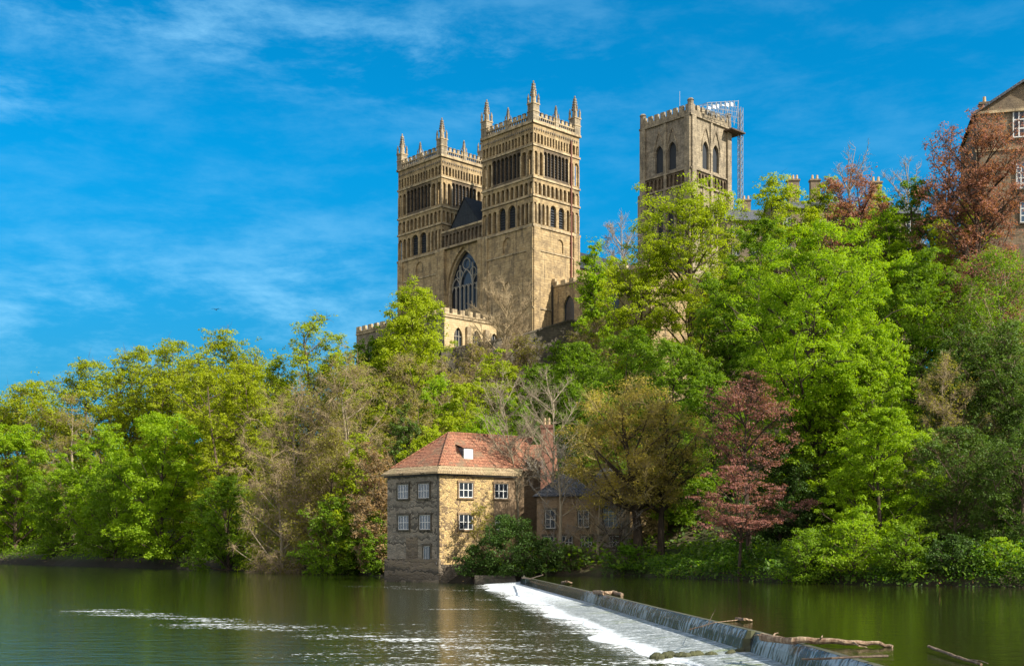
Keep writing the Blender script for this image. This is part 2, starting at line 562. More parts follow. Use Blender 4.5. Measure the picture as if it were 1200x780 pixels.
def water_mat(name, deep, foam_glint, r, s_big, s_small, strength):
    m, n = mat(name)
    tc = n.add('ShaderNodeTexCoord').outputs['Object']
    sep = n.add('ShaderNodeSeparateXYZ', {0: tc})
    x, y = sep.outputs[0], sep.outputs[1]
    w1 = n.noise(n.mapping(tc, (.8, 1.5, 1)), s_big, 3, .5, .3)
    w2 = n.noise(n.mapping(tc, (.8, 1.9, 1)), s_small, 3, .55)
    h = n.math('ADD', n.math('MULTIPLY', w1, 1.0), n.math('MULTIPLY', w2, .34))
    bump = n.add('ShaderNodeBump', {'Strength': strength, 'Distance': .25, 'Height': h}).outputs[0]
    col = deep
    rough = r
    if foam_glint:
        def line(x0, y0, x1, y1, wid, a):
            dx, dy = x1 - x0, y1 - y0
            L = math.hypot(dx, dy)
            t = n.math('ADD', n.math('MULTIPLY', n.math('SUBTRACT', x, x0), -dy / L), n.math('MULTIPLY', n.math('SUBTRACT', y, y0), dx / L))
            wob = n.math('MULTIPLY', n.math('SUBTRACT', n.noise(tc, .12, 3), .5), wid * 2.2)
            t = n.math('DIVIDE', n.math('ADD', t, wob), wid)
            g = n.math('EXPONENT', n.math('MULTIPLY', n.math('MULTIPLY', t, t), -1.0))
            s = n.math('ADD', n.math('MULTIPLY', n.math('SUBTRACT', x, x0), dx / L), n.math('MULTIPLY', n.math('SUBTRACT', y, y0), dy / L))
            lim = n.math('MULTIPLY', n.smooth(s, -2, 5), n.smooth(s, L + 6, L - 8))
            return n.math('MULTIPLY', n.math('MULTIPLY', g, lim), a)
        mask = line(3.5, 36, -27, 68, 5.0, .92)  # white flecks: drifting foam and sun glints painted into the colour
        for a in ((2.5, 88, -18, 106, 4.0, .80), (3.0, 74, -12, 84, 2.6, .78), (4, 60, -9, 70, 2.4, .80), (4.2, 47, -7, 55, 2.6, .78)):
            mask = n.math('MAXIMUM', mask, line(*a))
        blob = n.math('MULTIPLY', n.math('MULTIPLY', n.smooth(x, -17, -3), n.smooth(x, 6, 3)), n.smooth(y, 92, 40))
        mask = n.math('MAXIMUM', mask, n.math('MULTIPLY', blob, .84))  # sparkle on the ripples, painted in with the same flecks
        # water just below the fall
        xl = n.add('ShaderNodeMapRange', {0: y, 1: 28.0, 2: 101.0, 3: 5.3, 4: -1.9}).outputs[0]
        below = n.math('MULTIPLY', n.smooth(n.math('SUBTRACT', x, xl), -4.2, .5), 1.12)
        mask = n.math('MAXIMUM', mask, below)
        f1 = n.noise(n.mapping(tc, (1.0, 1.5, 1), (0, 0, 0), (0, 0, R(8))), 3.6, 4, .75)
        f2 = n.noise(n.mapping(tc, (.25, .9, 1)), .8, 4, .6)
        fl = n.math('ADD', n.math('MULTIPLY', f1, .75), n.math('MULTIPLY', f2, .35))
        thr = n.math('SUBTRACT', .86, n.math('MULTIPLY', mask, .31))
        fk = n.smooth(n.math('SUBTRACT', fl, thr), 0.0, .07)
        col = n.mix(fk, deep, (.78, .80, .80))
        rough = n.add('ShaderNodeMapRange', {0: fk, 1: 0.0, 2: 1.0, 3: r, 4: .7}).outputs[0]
    p = n.add('ShaderNodeBsdfPrincipled', {'Base Color': col if foam_glint else (*deep, 1), 'Roughness': rough, 'IOR': 1.333, 'Normal': bump})
    n.add('ShaderNodeOutputMaterial', {0: p.outputs[0]})
    return m


def build_water():
    lip = lip_dense()
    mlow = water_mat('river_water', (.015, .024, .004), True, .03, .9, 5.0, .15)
    mup = water_mat('upper_water', (.018, .022, .004), False, .02, .7, 3.6, .09)
    mb = MB()
    ring = [(x - .02, y, 0) for x, y in lip]
    for a, b in zip(ring, ring[1:]):
        mb.poly((-1500, a[1], 0), a, b, (-1500, b[1], 0))
    mb.poly((-1500, 110, 0), ring[-1], (1, 150, 0), (-1500, 150, 0))
    mb.poly((-1500, 150, 0), (1, 150, 0), (1, 1500, 0), (-1500, 1500, 0))
    mb.poly((-1500, -12, 0), (-1500, -600, 0), (9.5, -600, 0), ring[0])
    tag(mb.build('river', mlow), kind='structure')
    mb = MB()
    for a, b in zip(lip, lip[1:]):
        mb.poly((a[0] + .18, a[1], UP_Z), (1500, a[1], UP_Z), (1500, b[1], UP_Z), (b[0] + .18, b[1], UP_Z))
    mb.poly((9.68, -12, UP_Z), (9.68, -500, UP_Z), (1500, -500, UP_Z), (1500, -12, UP_Z))
    tag(mb.build('upper_river', mup), kind='structure')
    # weir: crest wall wetted by a thin fall, apron of broken water
    m, n = mat('weir_fall')
    tc = n.add('ShaderNodeTexCoord').outputs['Object']
    s = n.noise(n.mapping(tc, (5.0, 4.5, .35)), 1.3, 5, .6)
    s2 = n.noise(tc, .22, 3, .5)
    s3 = n.noise(n.mapping(tc, (9, 9, .8)), 2.0, 4, .6)
    sp = n.add('ShaderNodeSeparateXYZ', {0: tc})
    ends = n.math('ADD', n.math('MULTIPLY', n.smooth(sp.outputs[1], 36.2, 35.2), .17), n.math('MULTIPLY', n.smooth(sp.outputs[1], 76, 95), .10))
    k = n.math('ADD', s, ends)
    white = n.math('MULTIPLY', n.smooth(n.math('ADD', k, n.math('MULTIPLY', n.math('SUBTRACT', s2, .5), .75)), .60, .82), .55)
    c = n.mix(n.smooth(s3, .35, .7), (.014, .020, .025), (.045, .06, .07))
    c = n.mix(white, c, (.50, .62, .72))
    finish(n, c, .16, s, .5, .05, .6)
    m2, n = mat('apron_water')
    tc = n.add('ShaderNodeTexCoord').outputs['Object']
    uvn = n.add('ShaderNodeUVMap').outputs[0]
    a = n.noise(n.mapping(uvn, (.35, 1.3, 1)), 3.0, 6, .68)
    b = n.noise(n.mapping(uvn, (.55, 1.2, 1)), .55, 4, .6)
    fine = n.noise(n.mapping(uvn, (2.2, 2.4, 1)), 3.2, 4, .75)
    su = n.add('ShaderNodeSeparateXYZ', {0: uvn})
    edge = n.math('ADD', n.smooth(su.outputs[0], 2.15, 2.7), n.math('MULTIPLY', n.smooth(su.outputs[0], .3, .0), .4))
    far = n.smooth(su.outputs[1], 62, 80)
    w = n.math('ADD', n.math('ADD', n.math('MULTIPLY', a, .45), n.math('MULTIPLY', fine, .50)), n.math('ADD', n.math('MULTIPLY', edge, .13), n.math('MULTIPLY', far, .09)))
    moss = n.math('MULTIPLY', n.smooth(b, .52, .66), n.smooth(su.outputs[0], 2.2, 1.2))
    c = n.mix(moss, (.15, .17, .165), (.13, .16, .045))
    c = n.mix(n.smooth(w, .44, .60), c, (.70, .74, .77))
    finish(n, c, .4, n.math('ADD', a, fine), .8, .08, .5)
    m3 = stone('weir_crest', (.065, .06, .045), (.04, .042, .028), (.10, .10, .06), 1.2, .4, stain=(.05, .07, .025), stain_amt=.7)
    t = empty('weir', (lip[48][0], lip[48][1], 0), 0, 'long stone weir crossing the river from the old mill with a white foaming apron', 'weir')
    off = Vector((-lip[48][0], -lip[48][1], 0))
    A, B, K = MB(), MB(), MB()
    rnd = random.Random(3)
    nrm = []
    for i, (x, y) in enumerate(lip):
        a, b = lip[max(0, i - 1)], lip[min(len(lip) - 1, i + 1)]
        d = Vector((b[0] - a[0], b[1] - a[1])).normalized()
        nrm.append(Vector((-d.y, d.x)))
    uv = []
    wid = [3.0 + .45 * math.sin(i * .37) + .3 * math.sin(i * .9 + 1) for i in range(len(lip))]
    for i in range(len(lip) - 1):
        for j in range(3):
            ya, yb = j / 3, (j + 1) / 3
            def P(t, o, z):
                x = lip[i][0] * (1 - t) + lip[i + 1][0] * t
                y = lip[i][1] * (1 - t) + lip[i + 1][1] * t
                nn = nrm[i].lerp(nrm[i + 1], t)
                return (x + nn.x * o + off.x, y + nn.y * o + off.y, z)
            jit = lambda q: .05 * math.sin(q * 7.3 + i * 2.1)
            prof = [(0, UP_Z + .015), (.06, UP_Z - .04), (.16, UP_Z - .25), (.26, .20)]
            for (o0, z0), (o1, z1) in zip(prof, prof[1:]):
                A.poly(P(ya, o0, z0), P(yb, o0, z0), P(yb, o1, z1), P(ya, o1, z1))
            K.poly(P(ya, -.20, UP_Z - .1), P(yb, -.20, UP_Z - .1), P(yb, -.17, UP_Z + .028), P(ya, -.17, UP_Z + .028))
            K.poly(P(ya, -.17, UP_Z + .028), P(yb, -.17, UP_Z + .028), P(yb, .005, UP_Z + .020), P(ya, .005, UP_Z + .020))
            w, w_b = wid[i] * (1 - ya) + wid[i + 1] * ya, wid[i] * (1 - yb) + wid[i + 1] * yb
            fa = lambda o, ww: o if o < 2.2 else 2.2 + (o - 2.2) * (ww - 2.2) / .8
            ap = [(.25, .24), (.7, .19), (1.3, .15), (2.0, .10), (2.6, .05), (3.0, .02), (3.3, -.05)]
            for (o0, z0), (o1, z1) in zip(ap, ap[1:]):
                B.poly(P(ya, fa(o0, w), z0), P(yb, fa(o0, w_b), z0), P(yb, fa(o1, w_b), z1), P(ya, fa(o1, w), z1))
                ys = lip[i][1]
                uv += [(o0, ys + ya), (o0, ys + yb), (o1, ys + yb), (o1, ys + ya)]
    A.build('crest_fall', m, t)
    K.build('crest', m3, t)
    me = B.mesh('apron')
    ul = me.uv_layers.new(name='UVMap')
    ul.data.foreach_set('uv', [c for q in uv for c in q])
    link('apron', me, m2, t)


build_water()

# ------------------------------------------------------------------ cathedral
CATH = Vector((25 / F * 205, 205, 0))
CROT = math.atan2(.686, .728)
cath = empty('cathedral', CATH, CROT, 'great sandstone cathedral on the hilltop with two pinnacled west towers and a crossing tower', 'cathedral')
ST = [MATS['cathedral_stone'], MATS['dressed_stone'], MATS['arcade_shade_stone'], MATS['dark_stone']]
PT = [MATS['tower_stone'], MATS['dressed_stone'], MATS['arcade_shade_stone'], MATS['dark_stone']]
DEP = .65


def side_frames(x0, y0, W, L):
    """west, south, east, north frames of a rectangular block in the cathedral's own axes; u runs left to right seen from outside"""
    return {'S': (frame((x0, y0, 0), (1, 0, 0), (0, -1, 0)), W),
            'W': (frame((x0, y0 + L, 0), (0, -1, 0), (-1, 0, 0)), L),
            'E': (frame((x0 + W, y0, 0), (0, 1, 0), (1, 0, 0)), L),
            'N': (frame((x0 + W, y0 + L, 0), (-1, 0, 0), (0, 1, 0)), W)}


def pinnacle(parent, cx, cy, z0, w, h_shaft, h_spire, mats):
    mb = MB()
    a = w / 2
    mb.cur = 0
    mb.box(cx - a, cy - a, z0, cx + a, cy + a, z0 + h_shaft)
    mb.cur = 1
    mb.box(cx - a * 1.12, cy - a * 1.12, z0 + h_shaft * .55, cx + a * 1.12, cy + a * 1.12, z0 + h_shaft * .60)
    z = z0 + h_shaft
    mb.box(cx - a * 1.15, cy - a * 1.15, z, cx + a * 1.15, cy + a * 1.15, z + .14 * w)
    mb.cur = 3
    for sx in (-1, 1):
        for sy in (-1, 1):
            mb.frustum(cx + sx * a * .85, cy + sy * a * .85, z + .14 * w, z + .75 * w, w * .16, w * .13, 4, R(45))
            mb.frustum(cx + sx * a * .85, cy + sy * a * .85, z + .75 * w, z + 1.35 * w, w * .17, .02, 4, R(45))
    mb.cur = 1
    mb.frustum(cx, cy, z + .14 * w, z + .95 * w, w * .34, w * .29, 8)
    zs = z + .95 * w
    mb.frustum(cx, cy, zs, zs + h_spire, w * .29, .05, 8)
    mb.cur = 3
    for k in range(5):                                  # crockets climbing the spire
        t = .12 + k * .17
        r = w * .29 * (1 - t) + .07
        for q in range(4):
            an = q * math.pi / 2 + math.pi / 4
            x, y = cx + r * math.cos(an), cy + r * math.sin(an)
            s = w * .085
            mb.box(x - s, y - s, zs + h_spire * t - s, x + s, y + s, zs + h_spire * t + s * 1.6)
    mb.frustum(cx, cy, zs + h_spire - .15, zs + h_spire + .12, .16, .12, 6)
    mb.build('pinnacle', mats, parent)


def parapet(parent, x0, y0, W, L, z, mats, h=1.75, bays=9, skip=.9):
    mb = MB()
    for k, (fr, wd) in side_frames(x0, y0, W, L).items():
        mb.cur = 1
        mb.obox(fr, 0, wd, z, z + .28, -.35, .12)
        n = bays * 2 + 1
        b = (wd - 2 * skip) / n
        for i in range(n):
            u = skip + i * b
            mb.cur = 0
            mb.obox(fr, u + b * .36, u + b * .64, z + .28, z + .82, -.3, .02)     # openwork posts
            if i % 2 == 0:
                mb.cur = 1
                mb.obox(fr, u - b * .02, u + b * 1.02, z + 1.02, z + h - .15, -.3, .03)
                mb.cur = 3
                mb.obox(fr, u - b * .1, u + b * 1.1, z + h - .15, z + h, -.36, .09)
        mb.cur = 1
        mb.obox(fr, skip * .4, wd - skip * .4, z + .82, z + 1.02, -.32, .05)
        for u0 in (0, wd - skip):
            mb.cur = 0
            mb.obox(fr, u0, u0 + skip, z + .28, z + 1.3, -.34, .0)
    mb.build('parapet', mats, parent)


def west_tower(y0, W, L):
    t = MB()
    zb, ztop = 22.0, 76.45
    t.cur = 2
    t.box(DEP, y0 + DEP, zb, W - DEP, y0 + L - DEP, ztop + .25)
    openings = []
    for key, (fr, wd) in side_frames(0, y0, W, L).items():
        g = lambda f: f * wd
        t.cur = 0
        t.wall(fr, 0, wd, zb, 44.3)
        # plain ashlar with a blind round-headed niche
        nu0, nu1 = (g(.50), g(.66)) if key == 'S' else (g(.40), g(.60))
        t.wall(fr, 0, nu0, 44.3, 58.3)
        t.wall(fr, nu1, wd, 44.3, 58.3)
        if key == 'W':
            t.arches(fr, nu0, nu1, 44.3, 51.3, 1, .3, .3, 48.6, 1.6)
            t.wall(fr, nu0 - .001, nu1 + .001, 45, 51, -.3)
        else:
            t.wall(fr, nu0, nu1, 44.3, 54.4)
        if key == 'W':
            t.wall(fr, nu0, nu1, 51.3, 54.4)
        t.arches(fr, nu0, nu1, 54.4, 58.3, 1, .28, .25, 56.4, .35)
        t.wall(fr, nu0, nu1, 54.4, 58.3, -.25)
        # window tier
        segs = [(0, .34, 4), (.34, .70, 2), (.70, 1, 3)] if key in 'SN' else [(0, .30, 3), (.30, .68, 2), (.68, 1, 4)]
        for a, b, n in segs:
            op = n == 2
            wn = (g(b) - g(a)) / n
            t.cur = 0
            t.arches(fr, g(a), g(b), 58.75, 63.45, n, .62 if op else .42, DEP, 62.3 - (.25 if op else 0), .25 if op else .2)
            if not op:
                t.cur = 1
                for i in range(n + 1):
                    u = g(a) + i * wn
                    t.obox(fr, max(u - .11, 0), min(u + .11, wd), 58.95, 62.2, .0, .10)
            else:
                openings.append((fr, g(a), g(b), 59.1, 63.3, n))
        # low blind arcade
        nn = 11
        t.cur = 0
        t.arches(fr, 0, wd, 63.85, 66.65, nn, .40, DEP, 65.75, .15)
        t.cur = 1
        for i in range(nn + 1):
            u = wd * i / nn
            t.obox(fr, max(u - .10, 0), min(u + .10, wd), 63.9, 65.7, 0, .09)
        # belfry tier
        e = (.22, .76) if key in 'SN' else (.20, .76)
        for a, b in ((0, e[0]), (e[1], 1)):
            t.cur = 0
            t.arches(fr, g(a), g(b), 67.05, 72.2, 2, .48, DEP, 71.0, .3)
            t.cur = 1
            for i in range(3):
                u = g(a) + (g(b) - g(a)) * i / 2
                t.obox(fr, max(u - .12, 0), min(u + .12, wd), 67.2, 71.0, 0, .09)
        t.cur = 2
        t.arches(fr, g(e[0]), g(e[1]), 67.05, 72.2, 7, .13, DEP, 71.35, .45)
        openings.append((fr, g(e[0]), g(e[1]), 67.5, 72.1, 7))
        # corbelled arcade under the cornice
        for a, b, n in ((0, e[0], 3), (e[0], e[1], 9), (e[1], 1, 3)):
            t.cur = 0
            t.arches(fr, g(a), g(b), 72.6, 75.1, n, .30, .5, 74.2, .2, seg=6)
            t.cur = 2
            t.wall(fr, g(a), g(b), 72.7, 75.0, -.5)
        t.cur = 0
        t.wall(fr, 0, wd, 75.1, 76.45)
        t.cur = 3
        for i in range(int(wd / .55)):
            u = .2 + i * .55
            t.obox(fr, u, u + .26, 75.05, 75.35, 0, .16)
        # string courses, each stepped a little proud
        for z, h, o in ((44.3, .28, .16), (54.3, .25, .14), (58.32, .42, .22), (63.5, .32, .18), (66.68, .32, .18), (72.22, .34, .18), (76.1, .38, .28)):
            t.cur = 1
            t.obox(fr, -o, wd + o, z, z + h, -.1, o + (.003 if key in 'SN' else 0))
        # flat corner buttresses on the lower stage
        t.cur = 0
        for a in (0.0, wd - 1.5):
            t.obox(fr, a, a + 1.5, zb, 58.3, 0, .22 + (.004 if key in 'SN' else 0))
    o = t.build('west_tower', ST, cath)
    for fr, u0, u1, z0, z1, n in openings:
        m = MB()
        m.obox(fr, u0 + .05, u1 - .05, z0, z1, -DEP, -DEP + .12)
        for k in range(int((z1 - z0) / .45)):           # louvre slats
            z = z0 + .1 + k * .45
            m.poly(fr(u0 + .1, z + .3, -DEP + .14), fr(u1 - .1, z + .3, -DEP + .14), fr(u1 - .1, z, -DEP + .32), fr(u0 + .1, z, -DEP + .32))
        m.build('louvre' if n == 7 else 'window', MATS['louvre_dark'], o)
    parapet(o, 0, y0, W, L, ztop, PT)
    for cx in (.55, W - .55):
        for cy in (y0 + .55, y0 + L - .55):
            pinnacle(o, cx, cy, ztop, 1.45, 2.9, 2.7, PT)
    for cx, cy in ((W / 2, y0 + .2), (W / 2, y0 + L - .2), (.2, y0 + L / 2), (W - .2, y0 + L / 2)):
        pinnacle(o, cx, cy, ztop, .8, 1.5, 1.6, PT)
    return o


TW, TL, GAP = 11.4, 13.1, 11.4
st = west_tower(0, TW, TL)
nt = west_tower(TL + GAP, TW, TL)
mb = MB()
frS = frame((0, 0, 0), (1, 0, 0), (0, -1, 0))
mb.obox(frS, TW * .80, TW * .80 + .2, 49, 75, .05, .3)
for z in (52, 57, 62, 67.5, 71):
    mb.obox(frS, TW * .80 - .08, TW * .80 + .28, z, z + .15, .03, .33)
mb.build('drainpipe', MATS['pipe_red'], st)

# centre of the west front: great window, arcaded screen, gable
cy0, cy1 = TL, TL + GAP
frW = frame((0, cy1, 0), (0, -1, 0), (-1, 0, 0))
mb = MB()
frWc = frame((.30, cy1, 0), (0, -1, 0), (-1, 0, 0))
gl, gr, gs, gspr = 1.6, 9.9, 46.6, 50.3
mb.cur = 0
mb.wall(frWc, 0, gl - .9, 22, 58.9); mb.wall(frWc, gr + .9, GAP, 22, 58.9)
mb.wall(frWc, gl - .9, gr + .9, 22, gs - .3)
mb.arches(frWc, gl - .9, gr + .9, gs - .3, 58.9, 1, .8, .45, gspr, .3, True, 16)
frWd = frame((.75, cy1, 0), (0, -1, 0), (-1, 0, 0))
mb.cur = 1
mb.arches(frWd, gl - .5, gr + .5, gs, 58.2, 1, .7, .65, gspr, .2, True, 16)
for u in (.05, GAP - 1.0):
    mb.cur = 0
    mb.obox(frW, u, u + .95, 22, 58.5, -.3, .32)
mb.cur = 1
mb.obox(frW, 0, GAP, 58.5, 58.9, -.6, .26)
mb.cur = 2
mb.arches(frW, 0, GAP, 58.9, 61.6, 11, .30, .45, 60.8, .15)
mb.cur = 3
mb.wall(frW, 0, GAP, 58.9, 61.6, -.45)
mb.cur = 1
mb.obox(frW, 0, GAP, 61.6, 61.95, -.6, .15)
wf = mb.build('west_front', ST, cath)
mb = MB()
frg = frame((1.45, cy1, 0), (0, -1, 0), (-1, 0, 0))
mb.wall(frg, gl, gr, gs, 58)
gw = mb.build('great_window', MATS['window_dark'], wf)
mb = MB()
frt = frame((1.25, cy1, 0), (0, -1, 0), (-1, 0, 0))
wl = gr - gl


def arch_z(u, l, r, spr):
    w = (r - l)
    du = (r - u) if u <= (l + r) / 2 else (u - l)
    return spr + math.sqrt(max(w * w - du * du, 0))


for i in range(1, 7):
    u = gl + .15 + (wl - .3) * i / 7
    mb.obox(frt, u - .11, u + .11, gs, gspr + 1.2 if i not in (2, 5) else arch_z(u, gl, gr, gspr) - .9, 0, .22)


def ogive(l, r, spr, wbar=.16):
    n = 10
    pr = None
    for s in range(n + 1):
        u = l + (r - l) * s / n
        z = arch_z(u, l, r, spr)
        if pr:
            mb.tube([frt(pr[0], pr[1], .1), frt(u, z, .1)], wbar / 2, wbar / 2, 4)
        pr = (u, z)


for i in range(7):
    ogive(gl + .15 + (wl - .3) * i / 7, gl + .15 + (wl - .3) * (i + 1) / 7, gspr + .2)
for a, b, s in ((0, 2, 1.3), (5, 7, 1.3), (2, 5, 1.6)):
    ogive(gl + .15 + (wl - .3) * a / 7, gl + .15 + (wl - .3) * b / 7, gspr + s - .6, .22)
for k, (cu, cz, rr) in enumerate((((gl + gr) / 2, gspr + 5.0, 1.0), (gl + 2.3, gspr + 3.3, .8), (gr - 2.3, gspr + 3.3, .8))):
    mb.tube([frt(cu + rr * math.cos(q * math.pi / 7), cz + rr * math.sin(q * math.pi / 7), .1) for q in range(15)], .09, .09, 4)
mb.obox(frt, gl, gr, gs, gs + .25, 0, .3)
mb.build('tracery', MATS['tracery_stone'], wf)

# nave with gable and roof
mb = MB()
nx0, nx1, ny0, ny1, nz, nr = .75, 62.0, cy0 + .35, cy1 - .35, 60.0, 67.2
nm = (ny0 + ny1) / 2
mb.cur = 0
mb.box(2.6, ny0 - 4.5, 30, nx1, ny1 + 4.5, 51.0)
mb.box(2.4, ny0, 51, nx1, ny1, 57.5)
nave = mb.build('nave', ST, cath)
mb = MB()
for (a, b) in ((nx0, nx0 + .5),):
    mb.poly((a, ny0, 60.2), (a, ny1, 60.2), (a, ny1, 60.5), (a, nm, nr), (a, ny0, 60.5))
mb.poly((nx0 - .15, ny0 - .2, 60.4), (nx0 - .15, nm, nr + .25), (nx0 + 9, nm, nr + .25), (nx0 + 9, ny0 - .2, 60.4))
mb.poly((nx0 - .15, ny1 + .2, 60.4), (nx0 - .15, nm, nr + .25), (nx0 + 9, nm, nr + .25), (nx0 + 9, ny1 + .2, 60.4))
mb.poly((nx0 + 9, ny0 - .4, 57.5), (nx0 + 9, nm, 62.5), (nx1, nm, 62.5), (nx1, ny0 - .4, 57.5))
mb.poly((nx0 + 9, ny1 + .4, 57.5), (nx0 + 9, nm, 62.5), (nx1, nm, 62.5), (nx1, ny1 + .4, 57.5))
mb.build('roof', MATS['lead_roof'], nave)
frn = frame((nx0, ny0 - 4.5, 0), (1, 0, 0), (0, -1, 0))
for k in range(6):
    u = 12 + k * 8
    m = MB()
    m.obox(frn, u, u + 2.2, 45, 49.3, -.1, .01)
    m.build('window', MATS['window_dark'], nave)
frn2 = frame((nx0, ny0, 0), (1, 0, 0), (0, -1, 0))
for k in range(6):
    u = 12 + k * 8
    m = MB()
    m.obox(frn2, u, u + 2.0, 52.5, 56, -.1, .01)
    m.build('window', MATS['window_dark'], nave)

# Galilee chapel on the cliff edge in front of the west front
GL, GV, GN = 14.0, 7.0, 25.0
mb = MB()
PS = [MATS['pale_stone'], MATS['dressed_stone'], MATS['dark_stone'], MATS['cathedral_stone']]
gz1 = 42.4
mb.cur = 0
mb.box(-GL + .45, GV + .45, 20, 0, GV + GN - .45, gz1 + .2)
frGS = frame((-GL, GV, 0), (1, 0, 0), (0, -1, 0))
frGW = frame((-GL, GV + GN, 0), (0, -1, 0), (-1, 0, 0))
gwin = []
for fr, wd, n, mm in ((frGS, GL, 3, 0), (frGW, GN, 4, 2)):  # sunlit south wall pale, shaded west wall dark: light put into stone colour
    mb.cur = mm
    mb.wall(fr, 0, wd, 20, 37.0)
    mb.wall(fr, 0, 1.0, 37, gz1)
    mb.arches(fr, 1.0, wd - .6, 37, gz1 - .7, n, (wd - 1.6) / n - 1.9, .45, 38.9, .2, True)
    mb.wall(fr, wd - .6, wd, 37, gz1)
    mb.wall(fr, 1.0, wd - .6, gz1 - .7, gz1)
    for i in range(n):
        c = 1.0 + (wd - 1.6) * (i + .5) / n
        gwin.append((fr, c))
    for i in range(1, n):
        c = 1.0 + (wd - 1.6) * i / n
        mb.cur = 1
        mb.obox(fr, c - .45, c + .45, 20, 40.8, 0, .5)
    mb.cur = 1
    mb.obox(fr, 0, wd, gz1 - .45, gz1 - .15, 0, .18)
    mb.obox(fr, 0, wd, gz1, gz1 + .25, -.4, .12)
    k = int(wd / 1.7)
    for i in range(k):
        u = wd * i / k
        mb.obox(fr, u, u + wd / k * .58, gz1 + .25, gz1 + 1.1, -.4, .05)
gal = mb.build('galilee_chapel', PS, cath)
for fr, c in gwin:
    m = MB()
    m.obox(fr, c - .95, c + .95, 37.2, 40.6, -.44, -.38)
    w = m.build('window', MATS['window_dark'], gal)
    m = MB()
for fr, c in gwin:
    m = MB()
    for du in (-.32, .32):
        m.obox(fr, c + du - .06, c + du + .06, 37.2, 40.2, -.37, -.25)
    m.obox(fr, c - .95, c + .95, 39.0, 39.1, -.37, -.26)
    m.build('mullion', MATS['tracery_stone'], gal)
mb = MB()
mb.poly((-GL + .3, GV + .3, gz1 + .25), (0, GV + .3, gz1 + .25), (0, GV + GN / 2, gz1 + 1.0), (-GL + .3, GV + GN / 2, gz1 + 1.0))
mb.poly((-GL + .3, GV + GN - .3, gz1 + .25), (0, GV + GN - .3, gz1 + .25), (0, GV + GN / 2, gz1 + 1.0), (-GL + .3, GV + GN / 2, gz1 + 1.0))
mb.build('roof', MATS['lead_roof'], gal)

# low range south of the tower, running towards the cloister
mb = MB()
rx0, ry0, rz1 = 4.6, -22.0, 48.4
mb.cur = 3
mb.box(rx0 + .4, ry0, 20, 20, -.05, rz1)
frR = frame((rx0, -.05, 0), (0, -1, 0), (-1, 0, 0))
RW = 21.9
mb.wall(frR, 0, 1.4, 20, rz1)
mb.wall(frR, 1.4, RW, 20, 41)
mb.arches(frR, 1.4, RW, 41, rz1, 4, 2.6, .4, 44.4, .2, True)
mb.cur = 1
mb.obox(frR, 0, RW, rz1, rz1 + .3, -.4, .15)
for i in range(11):
    mb.obox(frR, i * 2.0, i * 2.0 + 1.1, rz1 + .3, rz1 + 1.0, -.4, .04)
mb.obox(frR, 0, .7, rz1 + .3, rz1 + 1.5, -.4, .1)
rng = mb.build('south_range', PS, cath)
for i in range(4):
    c = 1.4 + (RW - 1.4) * (i + .5) / 4
    m = MB()
    m.obox(frR, c - 1.3, c + 1.3, 41.2, 46.8, -.39, -.33)
    m.build('window', MATS['window_dark'], rng)
mb = MB()
mb.obox(frR, .05, .28, 36, rz1 + .4, .04, .28)
mb.build('drainpipe', MATS['pipe_black'], rng)

